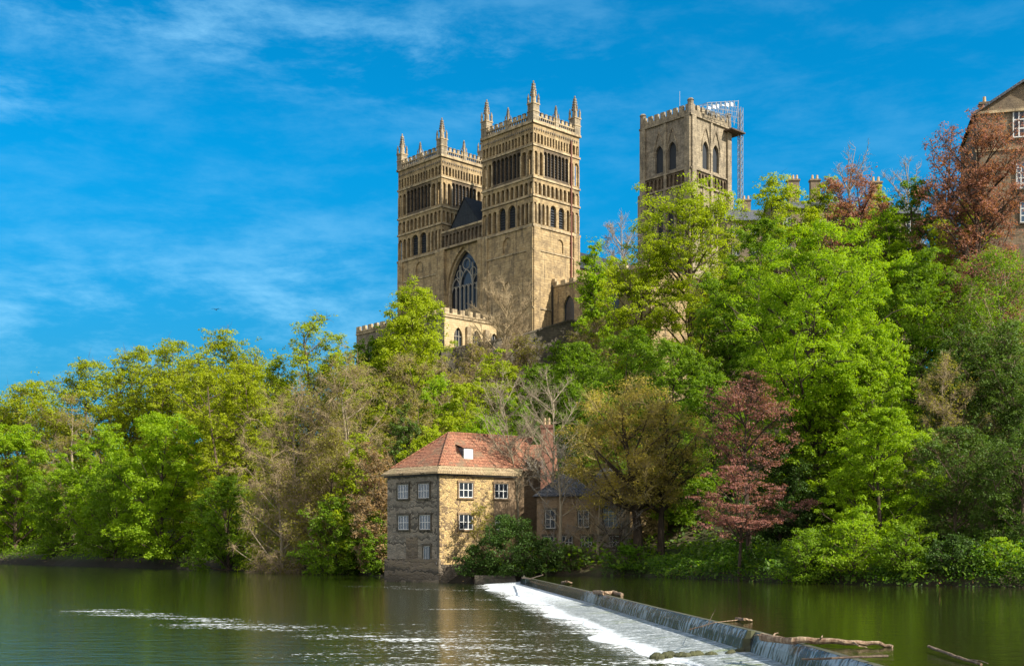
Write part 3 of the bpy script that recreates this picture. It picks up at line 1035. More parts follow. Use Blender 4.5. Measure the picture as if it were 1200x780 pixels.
# crossing tower
CX, CV, CW = 58.3, 11.85, 13.8
t = MB()
CS = [MATS['dark_stone'], MATS['tower_stone'], MATS['arcade_shade_stone'], MATS['tower_stone']]
t.cur = 0
t.box(CX + .7, CV + .7, 38, CX + CW - .7, CV + CW - .7, 95.3)
copen = []
for key, (fr, wd) in side_frames(CX, CV, CW, CW).items():
    g = lambda f: f * wd
    t.cur = 3 if key == 'S' else 0  # sunlit south side in lighter stone, shade of the others in their colour
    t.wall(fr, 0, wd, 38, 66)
    t.wall(fr, 0, g(.10), 66, 95)
    t.wall(fr, g(.90), wd, 66, 95)
    # lower stage: tall windows, panelled
    t.arches(fr, g(.10), g(.30), 66, 80.3, 2, .5, .35, 78.9, 2)
    t.arches(fr, g(.30), g(.70), 66, 80.3, 2, 1.1, .6, 75.5, 2.0, True)
    t.arches(fr, g(.70), g(.90), 66, 80.3, 2, .5, .35, 78.9, 2)
    copen.append((fr, g(.30), g(.70), 67.5, 78.8))
    # gallery
    t.cur = 2
    t.arches(fr, g(.10), g(.90), 80.7, 83.6, 10, .35, .45, 82.7, .2, True)
    t.wall(fr, g(.10), g(.90), 80.7, 83.6, -.45)
    # belfry stage
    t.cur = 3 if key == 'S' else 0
    t.wall(fr, g(.10), g(.24), 83.9, 95)
    t.arches(fr, g(.24), g(.76), 83.9, 92.6, 2, 1.35, .7, 88.6, .6, True, 12)
    t.wall(fr, g(.24), g(.76), 92.6, 95)
    t.wall(fr, g(.76), g(.90), 83.9, 95)
    copen.append((fr, g(.24), g(.76), 84.3, 92.4))
    t.cur = 1
    for a, b, o in ((0, .10, .75), (.90, 1, .75), (.475, .525, .45)):
        t.obox(fr, g(a) - (.3 if a == 0 else 0), g(b) + (.3 if b == 1 else 0), 38, 80.5, 0, o + (.004 if key in 'SN' else 0))
        t.obox(fr, g(a), g(b), 80.5, 94.8, 0, o * .6 + (.004 if key in 'SN' else 0))
    for c in (.30, .70):
        t.obox(fr, g(c) - .16, g(c) + .16, 66, 80.5, 0, .22)
    # hood moulds over the belfry lights
    for cu in (.37, .63):
        c = g(cu)
        t.tube([fr(c - 1.45, 88.2, .08), fr(c - 1.3, 90.0, .1), fr(c - .75, 91.6, .12), fr(c, 93.4, .14), fr(c + .75, 91.6, .12), fr(c + 1.3, 90.0, .1), fr(c + 1.45, 88.2, .08)], .14, .14, 5)
    for z, h, o in ((66, .4, .25), (80.32, .4, .4), (83.62, .3, .3), (94.9, .45, .35)):
        t.obox(fr, -o, wd + o, z, z + h, -.1, o + (.003 if key in 'SN' else 0))
    # crenellated crown
    t.cur = 3
    t.obox(fr, 0, wd, 95.35, 96.3, -.5, .1)
    k = 8
    for i in range(k):
        u = wd * (i + .18) / k
        t.obox(fr, u, u + wd / k * .62, 96.3, 97.5, -.5, .08)
        t.cur = 1 if i % 2 else 3
ct = t.build('crossing_tower', CS, cath)
for fr, u0, u1, z0, z1 in copen:
    m = MB()
    m.obox(fr, u0 + .1, u1 - .1, z0, z1, -.69, -.55)
    m.build('louvre', MATS['louvre_dark'], ct)
for cx in (CX, CX + CW):
    for cy in (CV, CV + CW):
        m = MB()
        m.frustum(cx + (.3 if cx == CX else -.3), cy + (.3 if cy == CV else -.3), 95.3, 98.2, .7, .65, 8)
        m.frustum(cx + (.3 if cx == CX else -.3), cy + (.3 if cy == CV else -.3), 98.2, 98.6, .8, .5, 8)
        m.build('turret', MATS['dark_stone'], ct)
m = MB()
m.tube([(CX + 2.5, CV + 5, 95.3), (CX + 2.5, CV + 5, 102.0)], .06, .04, 6)
m.build('flagpole', MATS['galvanised'], ct)

# ------------------------------------------------------------------ scaffold and hoist on the crossing tower
Mc = Matrix.Translation(CATH) @ Matrix.Rotation(CROT, 4, 'Z')
sc = empty('scaffold', Mc @ Vector((CX + CW - 2, CV - 1.2, 95.5)), CROT, 'silvery scaffold shelter standing on the parapet of the crossing tower', 'scaffold')
m = MB()
rnd = random.Random(5)
x0, x1, y0, y1 = -8.0, 3.2, -.2, 2.2
for i in range(8):
    x = x0 + (x1 - x0) * i / 7
    top = 2.6 + 3.4 * i / 7
    for y in (y0, y1):
        m.tube([(x, y, 0), (x, y, top)], .055, .055, 5)
for k in range(5):
    for y in (y0, y1):
        m.tube([(x0, y, .6 + k * .5), (x1, y, .8 + k * 1.25)], .05, .05, 5)
for i in range(7):
    xa, xb = x0 + (x1 - x0) * i / 7, x0 + (x1 - x0) * (i + 1) / 7
    ta, tb = 2.6 + 3.4 * i / 7, 2.6 + 3.4 * (i + 1) / 7
    for y in (y0, y1):
        m.tube([(xa, y, .2), (xb, y, tb - .1)], .045, .045, 5)
        m.tube([(xa, y, ta), (xb, y, .4)], .045, .045, 5)
    m.tube([(xa, y0, ta), (xa, y1, ta)], .05, .05, 5)
m.build('poles', MATS['galvanised'], sc)
for i in range(6):
    s = MB()
    xa, xb = x0 + 1.6 * i + .3, x0 + 1.6 * i + rnd.uniform(.8, 1.4)
    za = 1.3 + .62 * i
    s.box(xa, y0 - .08, za + rnd.uniform(-.4, .2), xb, y0 - .05, za + .35 + rnd.uniform(0, .35))
    s.build('sheet', MATS['sheeting_white'], sc)
s = MB()
s.box(-.4, -1.2, -1.4, 4.4, 2.6, -1.1)
s.build('platform', MATS['driftwood_wet'], sc)
hm = empty('hoist_mast', Mc @ Vector((CX + CW + 1.9, CV - 1.4, 38)), CROT, 'tall thin lattice hoist mast rising up the right side of the crossing tower', 'mast')
m = MB()
for dx in (-.4, .4):
    for dy in (-.4, .4):
        m.tube([(dx, dy, 0), (dx, dy, 62)], .085, .085, 5)
for k in range(41):
    z = k * 1.5
    for a, b in (((-.4, -.4), (.4, -.4)), ((.4, -.4), (.4, .4)), ((.4, .4), (-.4, .4)), ((-.4, .4), (-.4, -.4))):
        m.tube([(a[0], a[1], z), (b[0], b[1], z + 1.5)], .06, .06, 4)
        m.tube([(a[0], a[1], z), (b[0], b[1], z)], .05, .05, 4)
m.build('lattice', MATS['galvanised'], hm)


# ------------------------------------------------------------------ the mill on the river
def window(parent, fr, u, z, w, h, cols, rows, pane='glass_blue', surround='wall_stone', frame_w=.075):
    p = MB()
    p.obox(fr, u - w / 2, u + w / 2, z, z + h, -.05, .02)
    o = p.build('window', MATS[pane], parent)
    m = MB()
    for i in range(cols + 1):
        c = u - w / 2 + w * i / cols
        k = frame_w if i in (0, cols) else frame_w * .62
        if cols >= 4 and i == cols // 2: k = frame_w
        m.obox(fr, c - k / 2, c + k / 2, z, z + h, .022, .055)
    for j in range(rows + 1):
        c = z + h * j / rows
        k = frame_w if j in (0, rows) else frame_w * .55
        m.obox(fr, u - w / 2, u + w / 2, c - k / 2, c + k / 2, .02, .051)
    m.build('frame', MATS['white_paint'], o)
    q = MB()                                            # reveals: jambs, lintel and sill standing proud round the sash
    t_ = .13
    q.obox(fr, u - w / 2 - t_, u - w / 2 - .015, z - .02, z + h + .02, -.02, .13)
    q.obox(fr, u + w / 2 + .015, u + w / 2 + t_, z - .02, z + h + .02, -.02, .13)
    q.obox(fr, u - w / 2 - t_ - .06, u + w / 2 + t_ + .06, z + h + .02, z + h + .22, -.02, .14)
    q.obox(fr, u - w / 2 - t_ - .06, u + w / 2 + t_ + .06, z - .16, z - .02, -.02, .17)
    q.build('surround', MATS[surround], o)
    return o


def build_mill():
    base = pt(515, 682, 113)
    base.z = 0
    t = empty('mill', base, 0, 'old riverside mill with red tiled hip roof and white framed windows', 'mill')
    A = Vector((0, 0, 0))
    dl = Vector((-.766, .643, 0)) * 7.05
    dr = Vector((.85, .527, 0)) * 8.4
    L_, Rr = A + dl, A + dr
    Bk = L_ + dr
    ez = 10.45
    nl = Vector((-.643, -.766, 0))
    nr = Vector((.527, -.85, 0))
    frL = frame(L_, (-dl).normalized(), nl)
    frR_ = frame(A, dr, nr)
    mb = MB()
    mb.cur = 1  # left face in darker grey rubble, its shade put into the colour
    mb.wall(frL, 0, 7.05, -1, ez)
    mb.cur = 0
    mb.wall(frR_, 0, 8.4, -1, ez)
    nb = Vector((.643, .766, 0))
    mb.wall(frame(Rr, dl.normalized(), nb), 0, 7.05, -1, ez)
    mb.wall(frame(Bk, -dr, -nr), 0, 8.4, -1, ez)
    # projecting base course and quoins
    mb.cur = 2
    mb.obox(frL, -.15, 7.2, -1, 2.2, 0, .25)
    mb.obox(frR_, -.1, 8.4, -1, 1.7, 0, .22)
    mb.cur = 0
    for k in range(22):
        z = 2.3 + k * .37
        w = .55 if k % 2 else .32
        mb.obox(frR_, 0, w, z, z + .33, -.1, .03)
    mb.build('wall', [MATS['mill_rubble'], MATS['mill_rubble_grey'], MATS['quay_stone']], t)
    p = MB()                                            # brick repair round the right hand windows
    p.obox(frR_, 6.0, 8.38, 4.6, 10.4, -.05, .015)
    p.build('brick_patch', MATS['rust_brick'], t)
    p = MB()
    p.obox(frL, 2.6, 4.2, 2.2, 4.3, .02, .03)
    p.build('blocked_doorway', MATS['quay_stone'], t)
    # roof: hip with bellcast stone-slate eaves
    ov = .45
    cen = (A + L_ + Rr + Bk) / 4
    def out(p, z, s=ov):
        d = (p - cen).normalized()
        return (p.x + d.x * s * 1.5, p.y + d.y * s * 1.5, z)
    ap = pt(526, 507, 117.5) - base
    rg = pt(625, 513, 123.0) - base
    e = [out(A, ez), out(Rr, ez), out(Bk, ez), out(L_, ez)]
    def lerp(a, b, f): return tuple(a[i] + (b[i] - a[i]) * f for i in range(3))
    br = [lerp(e[0], ap, .16), lerp(e[1], tuple(rg), .16), lerp(e[2], tuple(rg), .16), lerp(e[3], ap, .16)]
    br = [(p[0], p[1], ez + .62) for p in br]
    ap, rg = tuple(ap), tuple(rg)
    mb = MB()
    mb.poly(br[0], br[1], rg, ap)
    mb.poly(br[3], br[0], ap)
    mb.poly(br[1], br[2], rg)
    mb.poly(br[2], br[3], ap, rg)
    roof = mb.build('roof', MATS['roof_tile'], t)
    mb = MB()
    for i in range(4):
        j = (i + 1) % 4
        mb.poly(e[i], e[j], br[j], br[i])
        lo = lambda p: (p[0], p[1], p[2] - .16)
        mb.poly(lo(e[i]), lo(e[j]), e[j], e[i])
    mb.poly(*[(p[0], p[1], p[2] - .16) for p in e])
    mb.build('eaves', MATS['stone_slate'], roof)
    mb = MB()
    for a, b in ((br[0], ap), (ap, rg), (br[3], ap)):
        mb.tube([a, b], .13, .13, 6)
    mb.build('ridge_tiles', MATS['roof_tile'], roof)
    # dormer on the sunny slope
    n = nr
    dpt = Vector(frR_(3.15, 0, -1.05))
    frD = frame((dpt.x, dpt.y, 0), dr.normalized(), n)
    mb = MB()
    mb.cur = 0
    mb.obox(frD, 0, 1.15, 11.6, 13.0, -1.6, 0)
    mb.cur = 1
    mb.poly(frD(-.15, 13.0, .15), frD(1.3, 13.0, .15), frD(1.3, 13.9, -3.2), frD(-.15, 13.9, -3.2))
    mb.poly(frD(-.15, 12.92, .15), frD(1.3, 12.92, .15), frD(1.3, 13.0, .15), frD(-.15, 13.0, .15))
    dm = mb.build('dormer', [MATS['slate_roof'], MATS['roof_tile']], roof)
    m = MB()
    m.obox(frD, .08, 1.07, 11.65, 12.9, .005, .06)
    m.build('shutter', MATS['white_paint'], roof)
    mb = MB()
    mb.obox(frL, -.2, 7.2, ez - .30, ez - .17, .1, .30)
    mb.obox(frR_, -.2, 8.5, ez - .30, ez - .17, .1, .303)
    mb.build('gutter', MATS['pipe_black'], roof)
    mb = MB()
    mb.tube([frL(6.95, ez - .25, .2), frL(6.93, ez - .8, .09), frL(6.93, 2.3, .09), frL(6.93, 1.7, .35)], .06, .06, 8)
    mb.build('downpipe', MATS['pipe_black'], t)
    # windows
    for u in (2.25, 5.05):
        window(t, frL, u, 8.05, 1.45, 1.35, 4, 2)
    for u in (2.3, 5.2):
        window(t, frL, u, 5.05, 1.45, 1.35, 4, 2)
    window(t, frL, 5.45, 1.95, .85, 1.5, 3, 1, frame_w=.08)
    for u in (2.85, 6.8):
        window(t, frR_, u, 8.1, 1.5, 1.4, 3, 2, 'window_dark', 'rust_brick', frame_w=.11)
    for u in (2.85, 6.85):
        window(t, frR_, u, 5.05, 1.5, 1.4, 3, 2, 'window_dark', 'rust_brick', frame_w=.11)
    return base, Rr


mill_base, mill_R = build_mill()


def build_wing():
    # lower brick wing in line with the mill, with a tall brick stack between them
    o = pt(629, 640, 117)
    o.z = 0
    t = empty('mill_cottage', o, 0, 'rusty brick cottage wing with grey slate hip roof beside the mill', 'cottage')
    d = Vector((.985, -.17, 0)).normalized()
    n = Vector((-.17, -.985, 0)).normalized()
    W, Dp, ez, g = 8.9, 6.0, 8.3, 1.0
    fr = frame((0, 0, 0), d, n)
    mb = MB()
    mb.cur = 0
    mb.wall(fr, 0, 6.1, g, ez)
    mb.cur = 1
    mb.wall(fr, 6.1, W, g, ez)
    mb.cur = 0
    for u in (0, W):
        mb.poly(fr(u, g, 0), fr(u, g, -Dp), fr(u, ez, -Dp), fr(u, ez, 0))
    mb.wall(fr, 0, W, g, ez, -Dp)
    mb.cur = 2
    mb.obox(fr, -.1, W + .1, -.5, 3.2, 0, .3)
    mb.build('wall', [MATS['rust_brick'], MATS['mill_rubble_grey'], MATS['quay_stone']], t)
    mb = MB()
    ov = .4
    rz = 11.0
    # two hips with a valley between
    def hip(u0, u1, rz):
        c0, c1 = u0 + (u1 - u0) * .40, u0 + (u1 - u0) * .60
        P = [fr(u0 - ov, ez, ov), fr(u1 + ov, ez, ov), fr(u1 + ov, ez, -Dp - ov), fr(u0 - ov, ez, -Dp - ov)]
        a, b = fr(c0, rz, -Dp / 2), fr(c1, rz, -Dp / 2)
        mb.poly(P[0], P[1], b, a); mb.poly(P[1], P[2], b); mb.poly(P[2], P[3], a, b); mb.poly(P[3], P[0], a)
        mb.poly(*[(q[0], q[1], q[2] - .02) for q in P])
    hip(0, 5.2, 10.6)
    hip(4.4, W, 11.2)
    mb.build('roof', MATS['slate_roof'], t)
    mb = MB()
    mb.poly(fr(6.2, ez - .05, .55), fr(W + .6, ez - .05, .55), fr(W - .4, ez + 1.15, -.9), fr(7.0, ez + 1.15, -.9))
    mb.build('eaves', MATS['stone_slate'], t)
    window(t, fr, 1.35, 5.2, .95, 1.75, 2, 2, 'window_dark')
    window(t, fr, 4.6, 5.3, 1.0, 1.6, 2, 2, 'window_dark')
    window(t, fr, 7.5, 5.3, 1.9, 2.1, 4, 3, 'glass_blue', frame_w=.06)
    for u in (1.2, 3.0, 4.9, 7.6):
        window(t, fr, u, 3.25, 1.0, 1.15, 3, 2, 'window_dark')
    # chimney stack
    c = pt(641, 640, 121)
    c.z = 0
    s = empty('brick_house', c, 0, 'red brick house with tall chimney stack tucked behind the leafless birches', 'house')
    mb = MB()
    mb.cur = 0
    mb.box(-4.2, 1.0, 1, .9, 6, 11.2)
    mb.build('wall', [MATS['rust_brick']], s)
    mb = MB()
    mb.poly((-4.5, .7, 11.1), (1.1, .7, 11.1), (1.1, 3.5, 14.0), (-4.5, 3.5, 14.0))
    mb.poly((-4.5, 6.3, 11.1), (1.1, 6.3, 11.1), (1.1, 3.5, 14.0), (-4.5, 3.5, 14.0))
    mb.build('roof', MATS['roof_tile'], s)
    mb = MB()
    mb.box(-.65, 0, 1, .65, .98, 12.4)
    mb.poly((-.65, 0, 12.4), (.65, 0, 12.4), (.5, .1, 13.0), (-.5, .1, 13.0))
    mb.box(-.62, .1, 12.4, .62, .9, 15.4)
    mb.box(-.72, 0.02, 15.4, .72, .98, 15.75)
    ch = mb.build('chimney', MATS['red_brick'], s)
    for x in (-.22, .22):
        m = MB()
        m.frustum(x, .5, 15.75, 16.45, .15, .12, 8)
        m.build('chimney_pot', MATS['clay_pot'], ch)
    # brick gable beyond the dark tree
    c = pt(752, 640, 119)
    c.z = 0
    s = empty('brick_outhouse', c, 0, 'patchy brick and stone outhouse half hidden behind the dark riverside tree', 'outhouse')
    mb = MB()
    mb.box(-1.9, 0, 1, 2.6, 5, 8.2)
    mb.poly((-1.9, 0, 8.2), (2.6, 0, 8.2), (.35, 0, 10.4))
    mb.poly((-1.9, 5, 8.2), (2.6, 5, 8.2), (.35, 5, 10.4))
    mb.build('wall', MATS['mill_rubble'], s)
    mb = MB()
    mb.poly((-2.2, -.25, 7.95), (.35, -.25, 10.5), (.35, 5.2, 10.5), (-2.2, 5.2, 7.95))
    mb.poly((2.9, -.25, 7.95), (.35, -.25, 10.5), (.35, 5.2, 10.5), (2.9, 5.2, 7.95))
    mb.build('roof', MATS['stone_slate'], s)
    # quay walls at the water
    q = MB()
    a = pt(556, 684, 108.3); a.z = 0
    q.box(0, 0, -1, 3.7, 1.6, .78)
    q.box(.1, -.15, -.5, 3.75, 0, .5)
    tag(q.build('quay_wall', MATS['wall_stone'], None, a), 'low mossy quay wall at the water under the dark glossy bush', 'wall')
    q = MB()
    a = pt(640, 672, 112.5); a.z = 0
    q.box(0, 0, -.5, 8.3, .8, 3.4)
    q.box(3.4, -1.1, -.5, 7.6, 0, 2.3)
    q.box(3.3, -1.2, 2.3, 7.7, 0, 2.5)
    tag(q.build('terrace_wall', MATS['quay_stone'], None, a), 'dark stone terrace wall in front of the rusty brick cottage', 'wall')


build_wing()


# retaining wall along the clifftop under the cathedral
def build_retaining():
    pts = [pt(517, 411, 189), pt(560, 404, 192), pt(612, 393, 195), pt(664, 377, 198), pt(720, 372, 203)]
    t = MB()
    for a, b in zip(pts, pts[1:]):
        d = (b - a); d.z = 0; d.normalize()
        n = Vector((d.y, -d.x, 0)) * .9
        for A, B in (((a.x, a.y), (b.x, b.y)),):
            p = [(a.x, a.y, 14), (b.x, b.y, 14), (b.x, b.y, b.z), (a.x, a.y, a.z)]
            q = [(x - n.x, y - n.y, z) for x, y, z in p]
            t.poly(*p); t.poly(*q)
            t.poly(p[3], p[2], q[2], q[3])
            c = [(x + n.x * .15, y + n.y * .15, z) for x, y, z in (p[3], p[2])] + [(x - n.x * .1, y - n.y * .1, z) for x, y, z in (q[2], q[3])]
            t.poly(*[(x, y, z + .28) for x, y, z in c])
            t.poly(c[0], c[1], (c[1][0], c[1][1], c[1][2] + .28), (c[0][0], c[0][1], c[0][2] + .28))
        t.poly((a.x, a.y, 22), (a.x - n.x, a.y - n.y, 22), (a.x - n.x, a.y - n.y, a.z), (a.x, a.y, a.z))
    tag(t.build('retaining_wall', MATS['wall_stone']), 'long dark retaining wall along the clifftop below the cathedral tower', 'wall')


build_retaining()


# ------------------------------------------------------------------ houses on the hilltop, right
def chimney(parent, x, y, z0, z1, w, dpt, pots, matn='house_stone'):
    m = MB()
    m.box(x - w / 2, y - dpt / 2, z0, x + w / 2, y + dpt / 2, z1)
    m.box(x - w / 2 - .12, y - dpt / 2 - .12, z1, x + w / 2 + .12, y + dpt / 2 + .12, z1 + .25)
    o = m.build('chimney', MATS[matn], parent)
    for k in range(pots):
        q = MB()
        px = x + (k - (pots - 1) / 2) * w / pots
        q.frustum(px, y, z1 + .25, z1 + .95, .2, .15, 8)
        q.build('chimney_pot', MATS['clay_pot'], o)


def house(px, D, ypx_ridge, ypx_eave, w, dpt, label, chims, rz=0, wall='house_stone', roof='slate_roof', wins=3):
    o = pt(px, 640, D)
    zr, ze = pt(px, ypx_ridge, D).z, pt(px, ypx_eave, D).z
    g = gz(o.x, D)
    t = empty('stone_house', (o.x, o.y, 0), rz, label, 'house')
    m = MB()
    m.box(-w / 2, 0, g - 2, w / 2, dpt, ze)
    for x in (-w / 2, w / 2):
        m.poly((x, 0, ze), (x, dpt, ze), (x, dpt / 2, zr - .1))
    m.build('wall', MATS[wall], t)
    m = MB()
    m.poly((-w / 2 - .3, -.35, ze - .1), (w / 2 + .3, -.35, ze - .1), (w / 2 + .3, dpt / 2, zr), (-w / 2 - .3, dpt / 2, zr))
    m.poly((-w / 2 - .3, dpt + .35, ze - .1), (w / 2 + .3, dpt + .35, ze - .1), (w / 2 + .3, dpt / 2, zr), (-w / 2 - .3, dpt / 2, zr))
    m.build('roof', MATS[roof], t)
    fr = frame((-w / 2, 0, 0), (1, 0, 0), (0, -1, 0))
    for i in range(wins):
        for k in range(2):
            window(t, fr, w * (i + .5) / wins, ze - 2.6 - 3.2 * k, 1.1, 1.8, 2, 3, 'window_dark')
    for (cx, ytop, pots) in chims:
        chimney(t, (cx - px) / F * D, dpt / 2, zr - 1.2, pt(px, ytop, D).z, .9 + .25 * pots, .9, pots)
    return t


house(884, 196, 238, 258, 9, 8, 'grey slated stone house peeping out right of the crossing tower', [(880, 228, 2)])
house(952, 172, 226, 244, 11, 8, 'long stone house whose two chimney stacks rise above yellow-green trees', [(937, 203, 3), (963, 203, 2)])
house(1040, 158, 232, 250, 9, 8, 'stone house behind the hilltop trees with one broad chimney', [(1037, 205, 2)])


def big_house():
    D = 130
    o = pt(1199, 640, D)
    t = empty('georgian_house', (o.x, o.y, 0), R(-14), 'tall dark stone house with low gable and white sash windows at the hilltop', 'house')
    ze, zr, w, dpt = 51.0, 53.9, 9.6, 14
    m = MB()
    m.box(-w / 2, 0, 15, w / 2, dpt, ze)
    m.poly((-w / 2, 0, ze), (w / 2, 0, ze), (0, 0, zr))
    m.poly((-w / 2, dpt, ze), (w / 2, dpt, ze), (0, dpt, zr))
    wall = m.build('wall', MATS['house_stone'], t)
    fr = frame((-w / 2, 0, 0), (1, 0, 0), (0, -1, 0))
    m = MB()
    m.obox(fr, -.15, w + .15, 46.6, 46.9, 0, .15)
    m.obox(fr, -.15, w + .15, ze - .3, ze, 0, .25)
    m.build('string_course', MATS['dressed_stone'], t)
    m = MB()
    for s in (-1, 1):
        m.poly((s * (w / 2 + .4), -.4, ze - .1), (0, -.4, zr + .2), (0, dpt, zr + .2), (s * (w / 2 + .4), dpt, ze - .1))
        m.poly((s * (w / 2 + .4), -.4, ze - .1), (0, -.4, zr + .2), (0, -.4, zr - .1), (s * (w / 2 + .4), -.4, ze - .4))
    m.build('roof', MATS['slate_roof'], t)
    window(t, fr, 5.0, 47.9, 2.5, 2.9, 4, 3, 'window_dark', frame_w=.24)
    window(t, fr, 5.3, 42.3, 2.4, 2.9, 5, 5, 'glass_blue', frame_w=.2)
    window(t, fr, 5.6, 38.6, 2.2, 2.3, 4, 3, 'glass_blue', frame_w=.2)
    chimney(t, -w / 2 + 1.0, 1.2, ze, ze + 1.1, 1.0, .8, 1)


big_house()


# ------------------------------------------------------------------ trees
def np_mesh(name, v, nq, rnd=None):
    """mesh of nq quads, four vertices each stored in order (v: nq*4 x 3) or indexed by v=(verts, faces)"""
    me = bpy.data.meshes.new(name)
    if isinstance(v, tuple):
        verts, faces = v
    else:
        verts, faces = v, np.arange(nq * 4).reshape(-1, 4)
    me.vertices.add(len(verts))
    me.vertices.foreach_set('co', np.ascontiguousarray(verts, np.float32).ravel())
    me.loops.add(faces.size)
    me.loops.foreach_set('vertex_index', np.ascontiguousarray(faces, np.int32).ravel())
    me.polygons.add(len(faces))
    me.polygons.foreach_set('loop_start', np.arange(0, faces.size, 4, dtype=np.int32))
    if rnd is not None:
        a = me.attributes.new('rnd', 'FLOAT', 'POINT')
        a.data.foreach_set('value', np.ascontiguousarray(rnd, np.float32))
    me.update(calc_edges=True)
    return me


def unit(v):
    return v / (np.linalg.norm(v, axis=-1, keepdims=True) + 1e-9)


def leaf_quads(cen, nor, size, rng, aspect=.62):
    n = len(cen)
    t = unit(np.cross(nor, rng.normal(size=(n, 3))))
    b = np.cross(nor, t)
    s = (size * rng.uniform(.65, 1.35, n))[:, None]
    a = t * s * .5
    c = b * s * .5 * aspect
    fold = nor * s * .12
    q = np.stack([cen - a, cen - c + fold, cen + a, cen + c + fold], 1)
    return q.reshape(-1, 3), np.repeat(rng.uniform(0, 1, n), 4)


def twig_mesh(p0, p1, p2, r0, rng):
    """many thin two-segment twigs at once"""
    n = len(p0)
    d = unit(p2 - p0)
    a = unit(np.cross(d, rng.normal(size=(n, 3))))
    b = np.cross(d, a)
    rings = []
    for p, f in ((p0, 1.0), (p1, .7), (p2, .25)):
        for k in range(3):
            an = k * 2 * math.pi / 3
            rings.append(p + (a * math.cos(an) + b * math.sin(an)) * (r0 * f)[:, None])
    v = np.stack(rings, 1).reshape(-1, 3)
    base = (np.arange(n) * 9)[:, None, None]
    q = np.array([[s * 3 + k, s * 3 + (k + 1) % 3, (s + 1) * 3 + (k + 1) % 3, (s + 1) * 3 + k] for s in range(2) for k in range(3)])
    return v, (base + q[None]).reshape(-1, 4)


def envelope(kind, h):
    """relative crown radius at relative crown height h"""
    h = np.clip(h, 0, 1)
    if kind == 'cone':
        return np.clip(1.05 * (1 - h) ** .7 * np.minimum(1, .5 + h * 4), .08, 1)
    if kind == 'column':
        return np.sqrt(np.clip(1 - (2 * h - 1) ** 4, 0.05, 1))
    if kind == 'vase':
        return np.sqrt(np.clip(1 - ((h - .62) / .62) ** 2, .05, 1)) if True else h
    return np.sqrt(np.clip(1 - ((h - .42) / .60) ** 2, .06, 1))


KINDS = {
    # env: outline; base: bare trunk share; flat: how tiered the sprays are; tuft: tuft radius (of R); lai: leaf layers; twig: fine twigs per spray
    'fresh':   dict(env='round', base=.05, flat=.75, tuft=0.085, leaf='leaf_fresh', lai=4.4, twig=1, bark='bark_brown'),
    'lush':    dict(env='round', base=.02, flat=.75, tuft=0.08, leaf='leaf_fresh', lai=4.8, twig=1, bark='bark_dark'),
    'syc':     dict(env='vase', base=.10, flat=.38, tuft=0.1, leaf='leaf_yellow', lai=3.2, twig=2, bark='bark_brown'),
    'yellow':  dict(env='round', base=.05, flat=.6, tuft=0.085, leaf='leaf_yellow', lai=3.8, twig=2, bark='bark_brown'),
    'beech':   dict(env='round', base=.05, hb=.55, flat=.55, tuft=0.09, leaf='leaf_beech', lai=4.4, twig=4, bark='bark_brown', stems=3, up=.35),
    'mid':     dict(env='round', base=.03, flat=.7, tuft=0.085, leaf='leaf_mid', lai=4.2, twig=1, bark='bark_dark'),
    'dark':    dict(env='round', base=.0, flat=.8, tuft=.12, leaf='leaf_dark', lai=5, twig=1, bark='bark_dark'),
    'ivy':     dict(env='column', base=.0, flat=.9, tuft=.10, leaf='leaf_ivy', lai=3.6, twig=7, bark='bark_brown', twigm='bark_brown'),
    'olive':   dict(env='round', base=.12, flat=.8, tuft=.12, leaf='leaf_olive', lai=1.3, twig=20, bark='bark_brown', twigm='twig_brown'),
    'brown':   dict(env='round', base=.06, flat=.9, tuft=.12, leaf='leaf_olive', lai=0.6, twig=26, bark='bark_pale', twigm='twig_brown', droop=.3),
    'bare':    dict(env='vase', base=.20, flat=.9, tuft=.12, leaf=None, lai=0, twig=18, bark='twig_brown', twigm='twig_brown', up=.5),
    'greybare': dict(env='vase', base=.25, flat=.9, tuft=.12, leaf=None, lai=0, twig=10, bark='twig_grey', twigm='twig_grey', up=.5),
    'copper':  dict(env='vase', base=.06, flat=.65, tuft=.11, leaf='leaf_copper', lai=2.2, twig=10, bark='bark_dark', twigm='bark_dark', up=.3),
    'maple':   dict(env='round', base=.08, flat=.16, tuft=.11, leaf='leaf_russet', lai=1.5, twig=9, up=.0, bark='bark_dark', twigm='bark_dark'),
    'oak':     dict(env='round', base=.34, flat=.7, tuft=.11, leaf='leaf_gold', lai=2.4, twig=18, bark='bark_dark', twigm='twig_olive', trunk=1.7),
}
NLEAF = [0]


